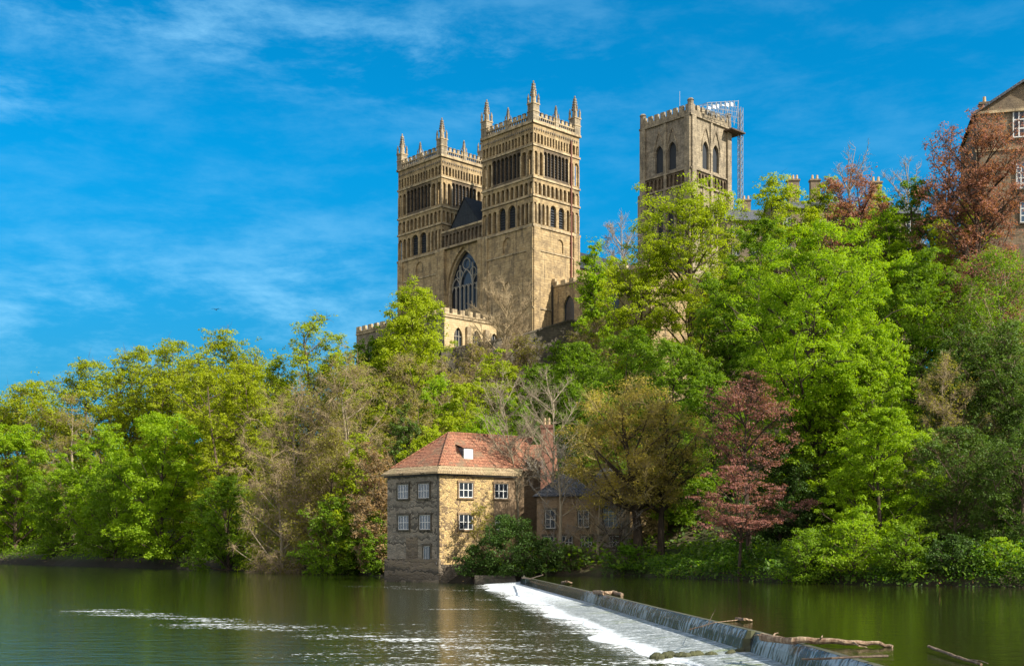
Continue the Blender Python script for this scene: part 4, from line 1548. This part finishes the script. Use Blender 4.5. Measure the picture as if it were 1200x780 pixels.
def make_tree(name, cat, kind, pos, H, Rr, seed, label, group=None, lsize=.3, dens=1.0, lean=(0, 0), **over):
    k = dict(KINDS[kind]); k.update(over)
    rng = np.random.default_rng(seed)
    t = empty(name, pos, 0, label, cat, group)
    z0 = H * k['base']
    ch = H - z0
    Rm = min(Rr, ch * .62)
    flat = k['flat']
    up = k.get('up', .15)
    # ---- limb ends: spread through the outer part of an uneven envelope
    want = int(np.clip((15 + 10 * max(ch / (2 * Rr), .6)) * dens, 10, 60))
    ph = rng.uniform(0, 6.28, 6)
    ends = []
    gap = 1.25 * (ch * Rr * Rr / want) ** (1 / 3)
    for _ in range(want * 30):
        if len(ends) >= want: break
        h = rng.uniform(0, 1) ** k.get('hb', .8)
        an = rng.uniform(0, 2 * math.pi)
        rr = float(envelope(k['env'], h)) * (.82 + .16 * math.sin(2 * an + ph[0] + 5 * h) + .13 * math.sin(3 * an + ph[1] - 9 * h) + .10 * math.sin(5 * an + ph[2] + 13 * h))
        r = Rr * rr * rng.uniform(.35, 1.0) ** .5
        p = np.array([r * math.cos(an), r * math.sin(an), z0 + .03 * ch + h * ch * .90])
        if all(np.sum((p - q) ** 2) > (gap * .72) ** 2 for q in ends):
            ends.append(p)
    ends.append(np.array([rng.normal() * .1 * Rr, rng.normal() * .1 * Rr, H * .97]))
    ends = np.array(ends)
    ln = np.array([lean[0], lean[1], 0.0])
    ends = ends + ln * ((ends[:, 2:3] / H) ** 1.5)
    # ---- trunk
    mb = MB()
    stems = k.get('stems', 1)
    trunks = []
    tr = max(.09, .017 * H * k.get('trunk', 1.0))
    for s in range(stems):
        off = np.array([rng.normal() * .16 * Rr, rng.normal() * .16 * Rr, 0]) * (stems > 1)
        top = H * rng.uniform(.80, .90)
        q = rng.uniform(0, 6.28, 4)
        pts = []
        for i in range(9):
            f = i / 8
            w = .035 * H * f
            pts.append(np.array([off[0] * (1 + 1.5 * f) + w * math.sin(3 * f + q[0]), off[1] * (1 + 1.5 * f) + w * math.sin(3 * f + q[1]), -.6 + (top + .6) * f]) + ln * f ** 1.5)
        trunks.append(pts)
        mb.tube(pts, tr * (1.0 if stems == 1 else .65) * 1.15, tr * .12, 7, .06, seed + s)
    # ---- limbs, then side branches, then sprays
    S0, S1, S2, SR = [], [], [], []
    TC = []                                               # tuft centres
    for i, c in enumerate(ends):
        pts = trunks[i % stems]
        hd = math.hypot(c[0], c[1])
        za = float(np.clip(c[2] - hd * rng.uniform(.5, 1.0) - .05 * H, z0 * .75 + .02 * H, H * .82))
        f = float(np.clip((za + .6) / (pts[-1][2] + .6), .04, .98)) * 8
        j = min(int(f), 7)
        s = pts[j] + (pts[j + 1] - pts[j]) * (f - j)
        ctrl = s * .45 + c * .55 + np.array([0, 0, (.10 if flat < .5 else -.06) * hd]) + rng.normal(size=3) * .07 * Rr
        def bez(u): return (1 - u) ** 2 * s + 2 * u * (1 - u) * ctrl + u * u * c
        r0 = tr * (.20 + .28 * (1 - za / H)) * (.6 + .4 * min(1, hd / max(Rr, .1)))
        mb.tube([bez(u) for u in np.linspace(0, 1, 6)], max(r0, .05), .03, 5, 0, seed)
        nb = int(rng.integers(6, 10) * (1 if k['leaf'] else 1.3))
        u = np.concatenate([rng.uniform(.30, 1.0, nb - 1), [1.0]])[:, None]
        st = bez(u)
        axis = unit(c - s)
        d = unit(axis * .7 + rng.normal(size=(nb, 3)) * np.array([1, 1, .75 * min(1, flat + .2)]) + np.array([0, 0, up]))
        L = Rm * rng.uniform(.20, .42, nb)[:, None] * (1.15 - .35 * u)
        en = st + d * L
        md = st + d * L * .5 + rng.normal(size=(nb, 3)) * L * .10
        S0.append(st); S1.append(md); S2.append(en); SR.append(np.full(nb, max(r0 * .35, .03)))
        nt = 6
        v = rng.uniform(.25, 1.05, (nb, nt, 1))
        tc = st[:, None] + (en - st)[:, None] * v + rng.normal(size=(nb, nt, 3)) * (Rm * .085) * np.array([1, 1, .3 + .7 * flat])
        TC.append(tc.reshape(-1, 3))
        nw = int(k['twig'] * dens + rng.uniform(0, 1))
        if nw:
            v = rng.uniform(.15, 1.0, (nb, nw, 1))
            w0 = (st[:, None] + (en - st)[:, None] * v).reshape(-1, 3)
            dr = k.get('droop', 0)
            wd = unit(np.repeat(d, nw, 0) * .6 + rng.normal(size=(nb * nw, 3)) * .6 + np.array([0, 0, up - dr]))
            wl = Rm * k.get('tl', .17) * rng.uniform(.4, 1.4, (nb * nw, 1))
            w1 = w0 + wd * wl * .5
            w2 = w1 + unit(wd + rng.normal(size=wd.shape) * .35 + np.array([0, 0, -dr * 2])) * wl * .5
            S0.append(w0); S1.append(w1); S2.append(w2)
            SR.append(lsize * k.get('tr', .075) * rng.uniform(.5, 1.1, nb * nw))
    mb.build('trunk', MATS[k['bark']], t)
    V, Fc, RV, MI = [], [], [], []
    p0, p1, p2, r = map(np.concatenate, (S0, S1, S2, SR))
    v, f = twig_mesh(p0, p1, p2, r, rng)
    V.append(v); Fc.append(f); RV.append(np.zeros(len(v))); MI.append(np.zeros(len(f), np.int32))
    nv = len(v)
    # ---- leaves in tufts at the spray ends
    if k['leaf']:
        tc = np.concatenate(TC)
        tc[:, 2] = np.clip(tc[:, 2], .25, H)
        total = int(k['lai'] * 2 * Rr * ch * .72 / (.31 * lsize * lsize))
        wgt = rng.uniform(.05, 1.0, len(tc)) ** 1.5
        idx = rng.choice(len(tc), total, p=wgt / wgt.sum())
        rt = (Rm * k['tuft'] * rng.uniform(.7, 1.3, len(tc)))[idx][:, None]
        d = unit(rng.normal(size=(total, 3)))
        d[:, 2] = np.where(d[:, 2] < -.3, -d[:, 2], d[:, 2])
        p = d * rt * rng.uniform(.25, 1.0, (total, 1)) ** .5 * np.array([1, 1, .35 + .55 * flat])
        if k.get('droop'): p[:, 2] -= k['droop'] * np.abs(p[:, 0])
        cen = tc[idx] + p + rng.normal(size=(total, 3)) * lsize * .3
        cen[:, 2] = np.maximum(cen[:, 2], .1)
        nor = unit(d * .8 + np.array([.06, -.10, .42]) + rng.normal(size=(total, 3)) * .40)
        v, rv = leaf_quads(cen, nor, lsize, rng)
        rv = np.clip(.55 * rv + .45 * np.repeat(rng.uniform(0, 1, len(tc))[idx], 4), 0, 1)
        V.append(v); Fc.append(np.arange(len(v)).reshape(-1, 4) + nv); RV.append(rv); MI.append(np.ones(len(cen), np.int32))
        NLEAF[0] += total
    me = np_mesh('crown', (np.concatenate(V), np.concatenate(Fc)), 0, np.concatenate(RV))
    me.polygons.foreach_set('material_index', np.concatenate(MI))
    link('crown', me, [MATS[k.get('twigm', k['bark'])], MATS[k['leaf'] or 'leaf_olive']], t)
    return t


LEAFPX = .00172
SEED = [100]


def tree(name, kind, px, ytop, D, wpx, label, cat='tree', group=None, zbase=None, ls=1.0, wf=1.22, **kw):
    X = (px - 600) / F * D
    zt = EYE + (640 - ytop) / F * D
    zb = gz(X, D) - .1 if zbase is None else zbase
    H = max(zt - zb, 2.0)
    SEED[0] += 17
    return make_tree(name, cat, kind, (X, D, zb), H, wpx * wf / 2 / F * D, SEED[0], label, group, lsize=LEAFPX * D * ls, **kw)


G1 = 'trees along the wooded riverbank'
# --- far left, skyline row
tree('beech_tree', 'beech', -22, 455, 292, 110, 'yellow-green tree cut by the left edge of the picture on the skyline', group=G1, dens=1.5)
tree('beech_tree', 'beech', 40, 452, 285, 105, 'yellow-green skyline tree second from the left edge', group=G1, dens=1.5)
tree('beech_tree', 'beech', 102, 428, 268, 105, 'round topped yellow-green skyline tree far left of the mill', group=G1, dens=1.5)
tree('beech_tree', 'beech', 162, 412, 255, 95, 'thin topped yellow-green skyline tree between the round topped one and the tallest left beech', group=G1, dens=1.5)
tree('beech_tree', 'beech', 208, 402, 244, 100, 'tall yellow-green beech with feathery top left of the fan topped beech', group=G1, dens=1.5)
tree('beech_tree', 'beech', 262, 391, 232, 100, 'tallest yellow-green beech of the left wood with open fan shaped top', group=G1, dens=1.5)
tree('beech_tree', 'beech', 305, 425, 222, 80, 'yellow-green beech sloping down behind the brown twiggy trees', group=G1, dens=1.5)
tree('sycamore_tree', 'yellow', 362, 366, 200, 88, 'loose yellow-green tree with bare twigs poking from its crown left of the cathedral', group=G1, twig=12, lai=2.8)
tree('sycamore_tree', 'yellow', 398, 392, 196, 60, 'small yellow-green tree between the twiggy skyline tree and the chapel battlements', group=G1)
tree('sycamore_tree', 'yellow', 330, 415, 205, 60, 'low yellow-green tree at the foot of the skyline left of the cathedral', group=G1)
# --- left, front and middle rows
tree('beech_tree', 'mid', -25, 540, 262, 90, 'green bank tree at the left edge above the water', group=G1)
tree('ash_tree', 'brown', 55, 480, 262, 80, 'pale leafless tree among the greens near the left edge', group=G1, dens=.7)
tree('maple_tree', 'fresh', 18, 500, 252, 95, 'fresh green tree low by the left edge with bright tufts over the water', group=G1)
tree('ash_tree', 'brown', 88, 465, 240, 70, 'brown twiggy tree standing behind the bright maple on the left', group=G1, dens=.6)
tree('maple_tree', 'mid', 78, 545, 226, 90, 'darker green bank tree left of the bright maple', group=G1)
tree('maple_tree', 'fresh', 122, 500, 215, 85, 'fresh green tree leaning on the left flank of the bright maple', group=G1)
tree('maple_tree', 'lush', 190, 488, 191, 130, 'bright fresh green maple hanging over the water on the left bank', group=G1, lean=(1.0, -1.0))
tree('maple_tree', 'mid', 135, 545, 204, 90, 'shady dark green tree at the waterline left of the bright maple', group=G1)
tree('beech_tree', 'beech', 232, 432, 200, 90, 'slender yellow-green beech rising straight behind the bright maple', group=G1, dens=1.5)
tree('beech_tree', 'beech', 280, 432, 183, 95, 'yellow-green beech with bare straight stems beside the brown twiggy trees', group=G1, dens=1.5, base=.2)
tree('hazel_tree', 'mid', 268, 560, 172, 85, 'low green tree at the waterline right of the bright maple', group=G1)
tree('hazel_tree', 'yellow', 312, 575, 166, 70, 'small yellow-green tree at the waterline under the brown twiggy tree', group=G1, lai=2.5)
tree('willow_tree', 'brown', 348, 452, 162, 120, 'large leafless brown willow with drooping twigs over the left bank', group=G1, dens=1.25)
tree('ash_tree', 'brown', 408, 420, 158, 120, 'broad brown twiggy tree left of the mill on the slope', group=G1, dens=1.2)
tree('willow_tree', 'brown', 330, 545, 155, 95, 'drooping leafless shrub willow touching the river bank', group=G1)
tree('hazel_tree', 'olive', 388, 505, 152, 90, 'olive green tree thinly leaved below the broad brown tree', group=G1, lai=2)
tree('hazel_tree', 'yellow', 425, 510, 148, 70, 'yellow-green sapling between the brown tree and the mill roof', group=G1, lai=2.7)
tree('elder_tree', 'mid', 395, 585, 147, 80, 'dark leaved small tree on the bank left of the mill', group=G1)
tree('oak_tree', 'olive', 440, 520, 138, 56, 'rust coloured ivy clad trunk with thin leaves beside the grey mill wall', group=G1, base=.05, leaf='leaf_rusty', lai=2.5)
tree('elder_tree', 'mid', 440, 600, 137, 40, 'small green bush squeezed between the rusty trunk and the mill', group=G1)
# --- below the cathedral
tree('lime_tree', 'yellow', 481, 333, 184, 82, 'dense rounded yellow-green tree in front of the chapel below the north west tower', group=G1, dens=1.9, lai=8, base=.0, flat=.8, tuft=.12, hb=.62, wf=1.35)
tree('holly_tree', 'mid', 432, 383, 188, 48, 'darker green tree left of the rounded yellow-green tree by the chapel', group=G1)
tree('hazel_tree', 'yellow', 425, 428, 178, 80, 'yellow-green thicket below the darker green tree left of the chapel', group=G1)
tree('thorn_tree', 'olive', 478, 412, 170, 80, 'olive twiggy tree below the rounded yellow-green tree', group=G1, lai=1.3)
tree('thorn_tree', 'brown', 525, 420, 168, 60, 'brown twiggy thorn on the slope under the chapel windows', group=G1, lai=1.1)
tree('hazel_tree', 'yellow', 585, 412, 170, 75, 'yellow-green tree on the slope under the clifftop wall', group=G1, lai=2.8)
tree('bare_tree', 'bare', 592, 325, 188, 66, 'pale leafless tree standing before the cathedral west front', group=G1, dens=1.1)
tree('hazel_tree', 'mid', 632, 428, 172, 60, 'green tree on the slope right of the twin birches', group=G1)
tree('hazel_tree', 'yellow', 545, 450, 156, 95, 'yellow-green tree behind the red mill roof', group=G1)
tree('thorn_tree', 'olive', 490, 465, 154, 65, 'olive thorn tree above the left end of the mill roof', group=G1, lai=2.1)
tree('hazel_tree', 'yellow', 500, 500, 142, 75, 'low yellow-green tree touching the left slope of the mill roof', group=G1)
tree('ivy_tree', 'ivy', 476, 470, 147, 36, 'dark ivy column between two olive trees above the mill', group=G1)
tree('hazel_tree', 'mid', 595, 470, 148, 85, 'mid green tree behind the mill chimney stack', group=G1)
tree('hazel_tree', 'fresh', 560, 492, 138, 80, 'fresh green tree directly behind the mill roof ridge', group=G1)
tree('holly_tree', 'dark', 640, 500, 137, 70, 'dark evergreen behind the red brick chimney', group=G1)
tree('thorn_tree', 'brown', 560, 398, 184, 60, 'brown twiggy bush growing against the left part of the clifftop wall', group=G1, lai=1.2)
tree('thorn_tree', 'olive', 618, 396, 187, 60, 'olive scrub growing against the middle of the clifftop wall', group=G1, lai=1.6)
tree('hazel_tree', 'mid', 655, 402, 182, 55, 'green scrub growing against the right part of the clifftop wall', group=G1)
tree('hazel_tree', 'yellow', 455, 395, 187, 55, 'yellow-green tree filling the gap below the chapel battlements', group=G1)
tree('hazel_tree', 'fresh', 515, 438, 160, 70, 'fresh green tree below the left end of the clifftop wall', group=G1)
# --- right of the tower
tree('sycamore_tree', 'fresh', 697, 279, 194, 50, 'narrow fresh green tree against the right edge of the south west tower', group=G1, base=.1)
tree('bare_tree', 'greybare', 728, 252, 225, 52, 'grey leafless tree in the gap between the south west and crossing towers', group=G1)
tree('sycamore_tree', 'olive', 690, 375, 185, 60, 'thin olive tree before the clifftop wall right of the tower', group=G1)
tree('sycamore_tree', 'syc', 812, 217, 172, 125, 'large yellow-green sycamore with layered branches in front of the crossing tower', group=G1, dens=1.25)
tree('sycamore_tree', 'syc', 748, 288, 172, 95, 'yellow-green layered sycamore left of the crossing tower sycamore', group=G1, lai=2.8)
tree('sycamore_tree', 'mid', 850, 330, 156, 90, 'mid green sycamore on the slope between the layered sycamore and the great chestnut', group=G1)
tree('ash_tree', 'mid', 680, 405, 165, 90, 'mid green tree on the slope below the right end of the clifftop wall', group=G1)
tree('ash_tree', 'mid', 735, 390, 152, 110, 'shady green tree below the left sycamore', group=G1)
tree('hazel_tree', 'mid', 790, 405, 138, 120, 'shady green tree on the slope below the layered sycamore', group=G1)
tree('hazel_tree', 'mid', 700, 450, 138, 90, 'mid green tree above the cottage slate roof', group=G1)
tree('hazel_tree', 'mid', 832, 440, 122, 90, 'mid green tree behind the russet maple top', group=G1)
tree('lime_tree', 'yellow', 912, 210, 156, 115, 'yellow-green tree under the twin chimney stacks', group=G1, dens=1.1)
tree('lime_tree', 'yellow', 962, 212, 154, 84, 'yellow-green tree just right of the twin chimney stacks', group=G1)
tree('copper_beech', 'copper', 1004, 198, 146, 88, 'small copper red tree on the hilltop between two yellow-green trees', group=G1)
tree('bare_tree', 'greybare', 1000, 165, 172, 60, 'grey leafless sapling sticking up behind the small copper tree', group=G1, dens=.5)
tree('bare_tree', 'greybare', 1060, 182, 165, 60, 'grey leafless tree behind the hilltop row near the broad chimney', group=G1, dens=.7)
tree('lime_tree', 'yellow', 1075, 212, 142, 100, 'green tree left of the tall copper beech on the hilltop', group=G1, leaf='leaf_mid', lai=4.3)
tree('lime_tree', 'mid', 1035, 250, 136, 100, 'green tree under the small copper tree on the upper slope', group=G1, leaf='leaf_fresh', lai=3.3)
tree('copper_beech', 'copper', 1148, 128, 122, 108, 'tall copper red beech in front of the gabled stone house', group=G1, dens=1.3, wf=1.15, lai=2.0)
tree('copper_beech', 'copper', 1115, 150, 132, 70, 'thin purple leaved tree left of the tall copper beech', group=G1, lai=0.9, twig=12)
tree('lime_tree', 'mid', 890, 262, 142, 100, 'mid green tree between the layered sycamore and the great chestnut top', group=G1)
tree('lime_tree', 'yellow', 1100, 262, 130, 90, 'yellow-green tree on the upper slope below the purple leaved tree', group=G1)
tree('lime_tree', 'yellow', 1030, 222, 150, 70, 'yellow-green tree beside the broad hilltop chimney', group=G1)
tree('lime_tree', 'yellow', 1135, 235, 126, 60, 'bright green tree glowing behind the copper beech trunk', group=G1)
tree('copper_beech', 'copper', 1165, 300, 118, 100, 'copper red lower tree under the tall copper beech', group=G1, leaf='leaf_russet')
tree('chestnut_tree', 'lush', 955, 266, 101, 180, 'great fresh green horse chestnut, biggest crown on the right slope', group=G1, dens=1.9, env='vase', wf=1.3)
tree('chestnut_tree', 'lush', 1020, 380, 97, 120, 'fresh green chestnut at the right shoulder of the great chestnut', group=G1)
tree('lime_tree', 'mid', 1080, 300, 116, 120, 'green tree between the great chestnut and the dark ivy trees', group=G1)
tree('chestnut_tree', 'lush', 1032, 484, 87.5, 130, 'bright drooping chestnut low on the right bank by the upper water', group=G1, droop=.12)
tree('ivy_tree', 'ivy', 1130, 385, 98, 100, 'dark ivy tangled tree right of the great chestnut', group=G1)
tree('thorn_tree', 'brown', 1170, 300, 108, 130, 'thin green tree under the copper beeches at the right edge', group=G1, lai=2.2, leaf='leaf_mid', twig=10)
tree('ivy_tree', 'ivy', 1185, 380, 95, 110, 'dark ivy covered tree at the right edge halfway up the slope', group=G1)
tree('thorn_tree', 'brown', 1110, 420, 94, 90, 'bare branched thorn among the dark ivy trees', group=G1, lai=0.9)
tree('ivy_tree', 'ivy', 1120, 505, 86, 100, 'dark ivy tree low behind the bright drooping chestnut', group=G1)
tree('ivy_tree', 'ivy', 1195, 500, 82, 110, 'dark ivy tree low at the right edge above the bank', group=G1)
tree('ivy_tree', 'ivy', 1250, 420, 88, 120, 'dark tree just beyond the right edge of the picture', group=G1)
tree('japanese_maple', 'maple', 878, 438, 95, 112, 'russet red maple with layered branches by the upper water', group=G1, base=.56, wf=1.05, ls=.85, lai=1.8)
tree('japanese_maple', 'maple', 866, 548, 91.5, 142, 'low spreading russet shrub maple under the tall russet maple', group=G1, base=.42, lai=1.9, wf=1.1, ls=.85)
tree('riverside_oak', 'oak', 748, 448, 112, 138, 'dark twisted tree with thin golden olive crown beside the cottage', group=G1, lean=(-1.0, 0), dens=1.3)
tree('riverside_oak', 'olive', 775, 470, 113, 80, 'dark trunked thin tree right of the twisted tree by the cottage', group=G1, bark='bark_dark', base=.35, trunk=1.4, twigm='bark_dark', lai=0.9)
tree('hazel_tree', 'mid', 800, 520, 119, 90, 'shady green tree behind the low russet maple', group=G1)
tree('holly_tree', 'dark', 915, 520, 98, 80, 'dark green tree between the russet maple and the drooping chestnut', group=G1)
# --- twin birches and shrubs by the mill
tree('birch_tree', 'bare', 608, 436, 118.5, 72, 'pale leafless birch left of its twin before the brick chimney', group=G1, bark='bark_pale', twigm='bark_pale', base=.28, twig=6, dens=.9, trunk=.5, tl=.24, zbase=2.0, lean=(-1.6, 0))
tree('birch_tree', 'bare', 644, 432, 118, 76, 'straight pale leafless birch right of its twin before the brick chimney', group=G1, bark='bark_pale', twigm='bark_pale', base=.33, twig=6, dens=.9, trunk=.5, tl=.24, zbase=2.0)
tree('bare_shrub', 'bare', 655, 520, 113.6, 80, 'tangled leafless shrub against the brick cottage wall', 'shrub', zbase=1.5, dens=.55, base=.1, bark='bark_pale', twigm='twig_grey', twig=10)
tree('bare_shrub', 'bare', 700, 545, 112.4, 80, 'leafless shrub screening the middle of the cottage front', 'shrub', zbase=2.4, dens=.6, base=.1, bark='bark_pale', twigm='twig_brown', twig=10)
tree('bare_shrub', 'bare', 725, 575, 111.8, 60, 'low leafless shrub under the big cottage window', 'shrub', zbase=2.4, dens=.6, base=.1, bark='bark_dark', twigm='twig_grey', twig=12)
for (px_, yt_, D_, w_, kd_, lb_) in (
        (945, 622, 84.5, 60, 'mid', 'low dark green bush overhanging the upper water left of the drooping chestnut'),
        (1000, 612, 83.0, 70, 'fresh', 'bright bush under the left side of the drooping chestnut'),
        (1062, 618, 81.0, 66, 'mid', 'green bush under the right side of the drooping chestnut'),
        (1118, 628, 79.5, 60, 'dark', 'dark bush on the right bank below the ivy trees'),
        (1172, 632, 78.2, 64, 'fresh', 'bright bush on the right bank near the picture edge')):
    tree('bank_bush', kd_, px_, yt_, D_, w_, lb_, 'shrub', group='bushes along the right bank', base=0, tuft=.14)
tree('rhododendron', 'dark', 592, 606, 109.5, 78, 'dark glossy green bush in front of the mill at the head of the weir', 'shrub', zbase=.6, base=0, lai=4.7)
tree('rhododendron', 'dark', 556, 640, 109.8, 44, 'low dark bush at the foot of the sunlit mill wall', 'shrub', zbase=.5, base=0)
tree('laurel_bush', 'dark', 640, 632, 109.5, 50, 'dark bush below the cottage corner right of the glossy bush', 'shrub', zbase=.9, base=0)
tree('laurel_bush', 'ivy', 672, 640, 110.3, 46, 'ivy covered bush in front of the dark terrace wall', 'shrub', zbase=.9, base=0)
tree('laurel_bush', 'mid', 735, 640, 107.6, 60, 'green bush at the foot of the dark twisted tree', 'shrub', zbase=1.2, base=0, leaf='leaf_ground')
tree('creeper', 'bare', 560, 590, 112.6, 26, 'dry climbing plant on the sunlit mill wall', 'plant', zbase=3.5, base=.05, twig=5, dens=.5, lai=1.1, leaf='leaf_olive')


# ------------------------------------------------------------------ undergrowth
def scatter(name, n, xr, yr, dlo, dhi, matn, size, seed, hgt, kind='stuff'):
    rng = np.random.default_rng(seed)
    xs = rng.uniform(*xr, n * 3)
    ys = rng.uniform(*yr, n * 3)
    lx, ly = zip(*BANK)
    d = poly_dist(xs, ys, BANK) * np.where(ys > np.interp(xs, lx, ly), 1, -1)
    dens = .5 + .5 * np.sin(xs * .9 + 2 * np.sin(ys * .5)) * np.sin(ys * .8 + 1.4 * np.sin(xs * .6))
    inmill = (xs > -13) & (xs < 1.5) & (ys > 112.5) & (ys < 124)
    ok = (d > dlo) & (d < dhi) & (rng.uniform(0, 1, n * 3) < .25 + .75 * dens) & ~inmill
    xs, ys, dens, d = xs[ok][:n], ys[ok][:n], dens[ok][:n], d[ok][:n]
    tall = .35 + 1.1 * sstep(.5 + .5 * np.sin(xs * .47 + 1.7 * np.sin(ys * .33)) * np.cos(ys * .41 + np.sin(xs * .8)))
    z = ground_z(xs, ys) + rng.uniform(0, 1, len(xs)) * hgt * tall * (.3 + dens) * np.clip(d + .6, .3, 1)
    cen = np.stack([xs, ys, z], 1)
    nor = unit(rng.normal(size=(len(xs), 3)) * .6 + np.array([.1, -.4, .7]))
    v, rv = leaf_quads(cen, nor, size, rng)
    me = np_mesh(name, v, len(cen), rv)
    tag(link(name, me, MATS[matn]), kind=kind)


scatter('undergrowth', 60000, (-130, 80), (70, 260), .5, 40, 'leaf_mid', .5, 11, 1.4)
scatter('ivy_cover', 30000, (-60, 60), (70, 200), .3, 40, 'leaf_ivy', .42, 12, 1.6)
scatter('bank_plants', 70000, (12, 62), (58, 108), .3, 12, 'leaf_ground', .19, 13, 1.5)
scatter('bank_nettles', 70000, (8, 62), (58, 108), .0, 12, 'leaf_dark', .20, 21, 1.3)
scatter('dead_stems', 6000, (-60, 62), (58, 190), -.2, 3, 'leaf_rusty', .22, 22, .8)


# ------------------------------------------------------------------ driftwood on and above the weir
def log(name, pts, r0, r1, matn, label, branches=(), cat='log'):
    base = Vector(pts[0])
    t = MB()
    fine = []
    for p, q in zip(pts, pts[1:]):
        for k in range(4):
            w = Vector(p).lerp(Vector(q), k / 4)
            fine.append(w - base + Vector((random.uniform(-1, 1), random.uniform(-1, 1), random.uniform(-1, 1))) * r0 * .22)
    fine.append(Vector(pts[-1]) - base)
    t.tube(fine, r0, r1, 10, .16, len(label))
    for b in branches:
        t.tube([Vector(p) - base for p in b], r1 * .7, r1 * .25, 6, .1, 3)
    tag(t.build(name, MATS[matn], None, base), label, cat)


def wp(px, py, h=0.0):
    """point on the upper water (raised by h) under a photo pixel"""
    D = F * (EYE - UP_Z - h) / (py - 640)
    v = pt(px, py, D)
    return v


log('fallen_log', [wp(893, 746, .1), wp(930, 750, .12), wp(965, 750, .14), wp(1000, 752, .12), wp(1030, 754, .08), wp(1046, 757, .03)], .105, .04, 'driftwood', 'long barkless log lying along the weir crest at the bottom right',
    [[wp(905, 746, .14), wp(908, 742, .18), wp(912, 741, .2)], [wp(960, 750, .14), wp(963, 746, .24), wp(964, 744, .28)], [wp(1000, 752, .12), wp(1006, 756, .1), wp(1016, 758, .05)], [wp(893, 746, .1), wp(888, 743, .16), wp(884, 744, .1)]])
log('driftwood_branch', [wp(1088, 757, .12), wp(1110, 765, .1), wp(1130, 772, .08), wp(1150, 778, .05)], .035, .03, 'driftwood', 'pale bent branch sticking out of the upper water at the bottom right corner', [[wp(1130, 772, .08), wp(1150, 774, .12), wp(1158, 777, .1)]], 'branch')
log('driftwood_branch', [wp(940, 772, .1), wp(975, 771, .18), wp(1010, 769, .2), wp(1040, 768, .12)], .02, .03, 'driftwood_wet', 'dark wet branch across the crest below the long log', (), 'branch')
log('driftwood_log', [wp(697, 693, .1), wp(708, 694.5, .12), wp(718, 693.5, .12), wp(729, 696.5, .08)], .12, .09, 'driftwood', 'pair of short pale logs aground on the far part of the weir crest')
log('driftwood_branch', [wp(612, 676.5, .05), wp(622, 677.5, .3), wp(636, 673, .75)], .06, .03, 'driftwood', 'pale stick jutting from the head of the weir by the bush', (), 'branch')
log('driftwood_log', [wp(659, 682, .05), wp(664, 681, .25), wp(670, 682.5, .1)], .09, .05, 'driftwood', 'small yellowish stump caught on the weir near its head')
log('driftwood_log', [wp(863, 725, .05), wp(872, 725, .12), wp(881, 726.5, .05)], .06, .03, 'driftwood', 'short pale log afloat just above the weir at the lower centre right', [[wp(866, 726, .05), wp(850, 727.5, .04), wp(838, 729, .03)]])
log('driftwood_branch', [wp(808, 737, .0), wp(822, 733.5, .1), wp(838, 728.5, .14)], .02, .015, 'driftwood_wet', 'thin dark branch hanging over the face of the weir', [[wp(830, 730, .1), wp(836, 718, .25), wp(839, 713, .4)]], 'branch')


def rocks():
    o = Vector((7.0, 36.2, 0))
    m = MB()
    rnd = random.Random(9)
    t = bpy.data.objects
    m.box(-2.75, -.12, -.3, .3, .12, .05)
    for k in range(26):
        f = rnd.uniform(0, 1)
        x, y = -2.7 + 2.9 * f, rnd.uniform(-.22, .22)
        r = rnd.uniform(.07, .19)
        z = .06 + .12 * f + .45 * max(0, f - .7)
        a0 = rnd.uniform(0, 1)
        m.frustum(x, y, z - .2, z + r * .2, r * rnd.uniform(1.1, 1.4), r * 1.15, 7, a0)
        m.frustum(x + .02, y, z + r * .2, z + r * .75, r * 1.15, r * .45, 7, a0)
    m.frustum(.22, .05, -.2, .62, .30, .24, 7)
    m.frustum(.25, .02, .62, .86, .24, .12, 7)
    mm = stone('mossy_rock', (.05, .05, .028), (.028, .03, .016), (.10, .105, .04), 2, 2, stain=(.05, .05, .04), stain_amt=.6)
    tag(m.build('stone_spur', mm, None, o), 'mossy green stone spur dividing the weir apron beside the long log', 'rock')


rocks()


# a bird over the left wood
def bird():
    c = pt(253, 363, 150)
    m = MB()
    m.tube([(-.05, -.35, 0), (0, -.15, .04), (0, .1, .05), (0, .3, .02), (0, .42, 0)], .05, .03, 6)
    for s in (-1, 1):
        m.poly((0, -.12, .06), (s * .35, -.02, .18), (s * .38, .12, .17), (0, .14, .05))
        m.poly((s * .35, -.02, .18), (s * .75, .16, .10), (s * .38, .12, .17))
    tag(m.build('bird', MATS['bird_dark'], None, c), 'tiny dark bird gliding in the blue sky over the left wood', 'bird')


bird()
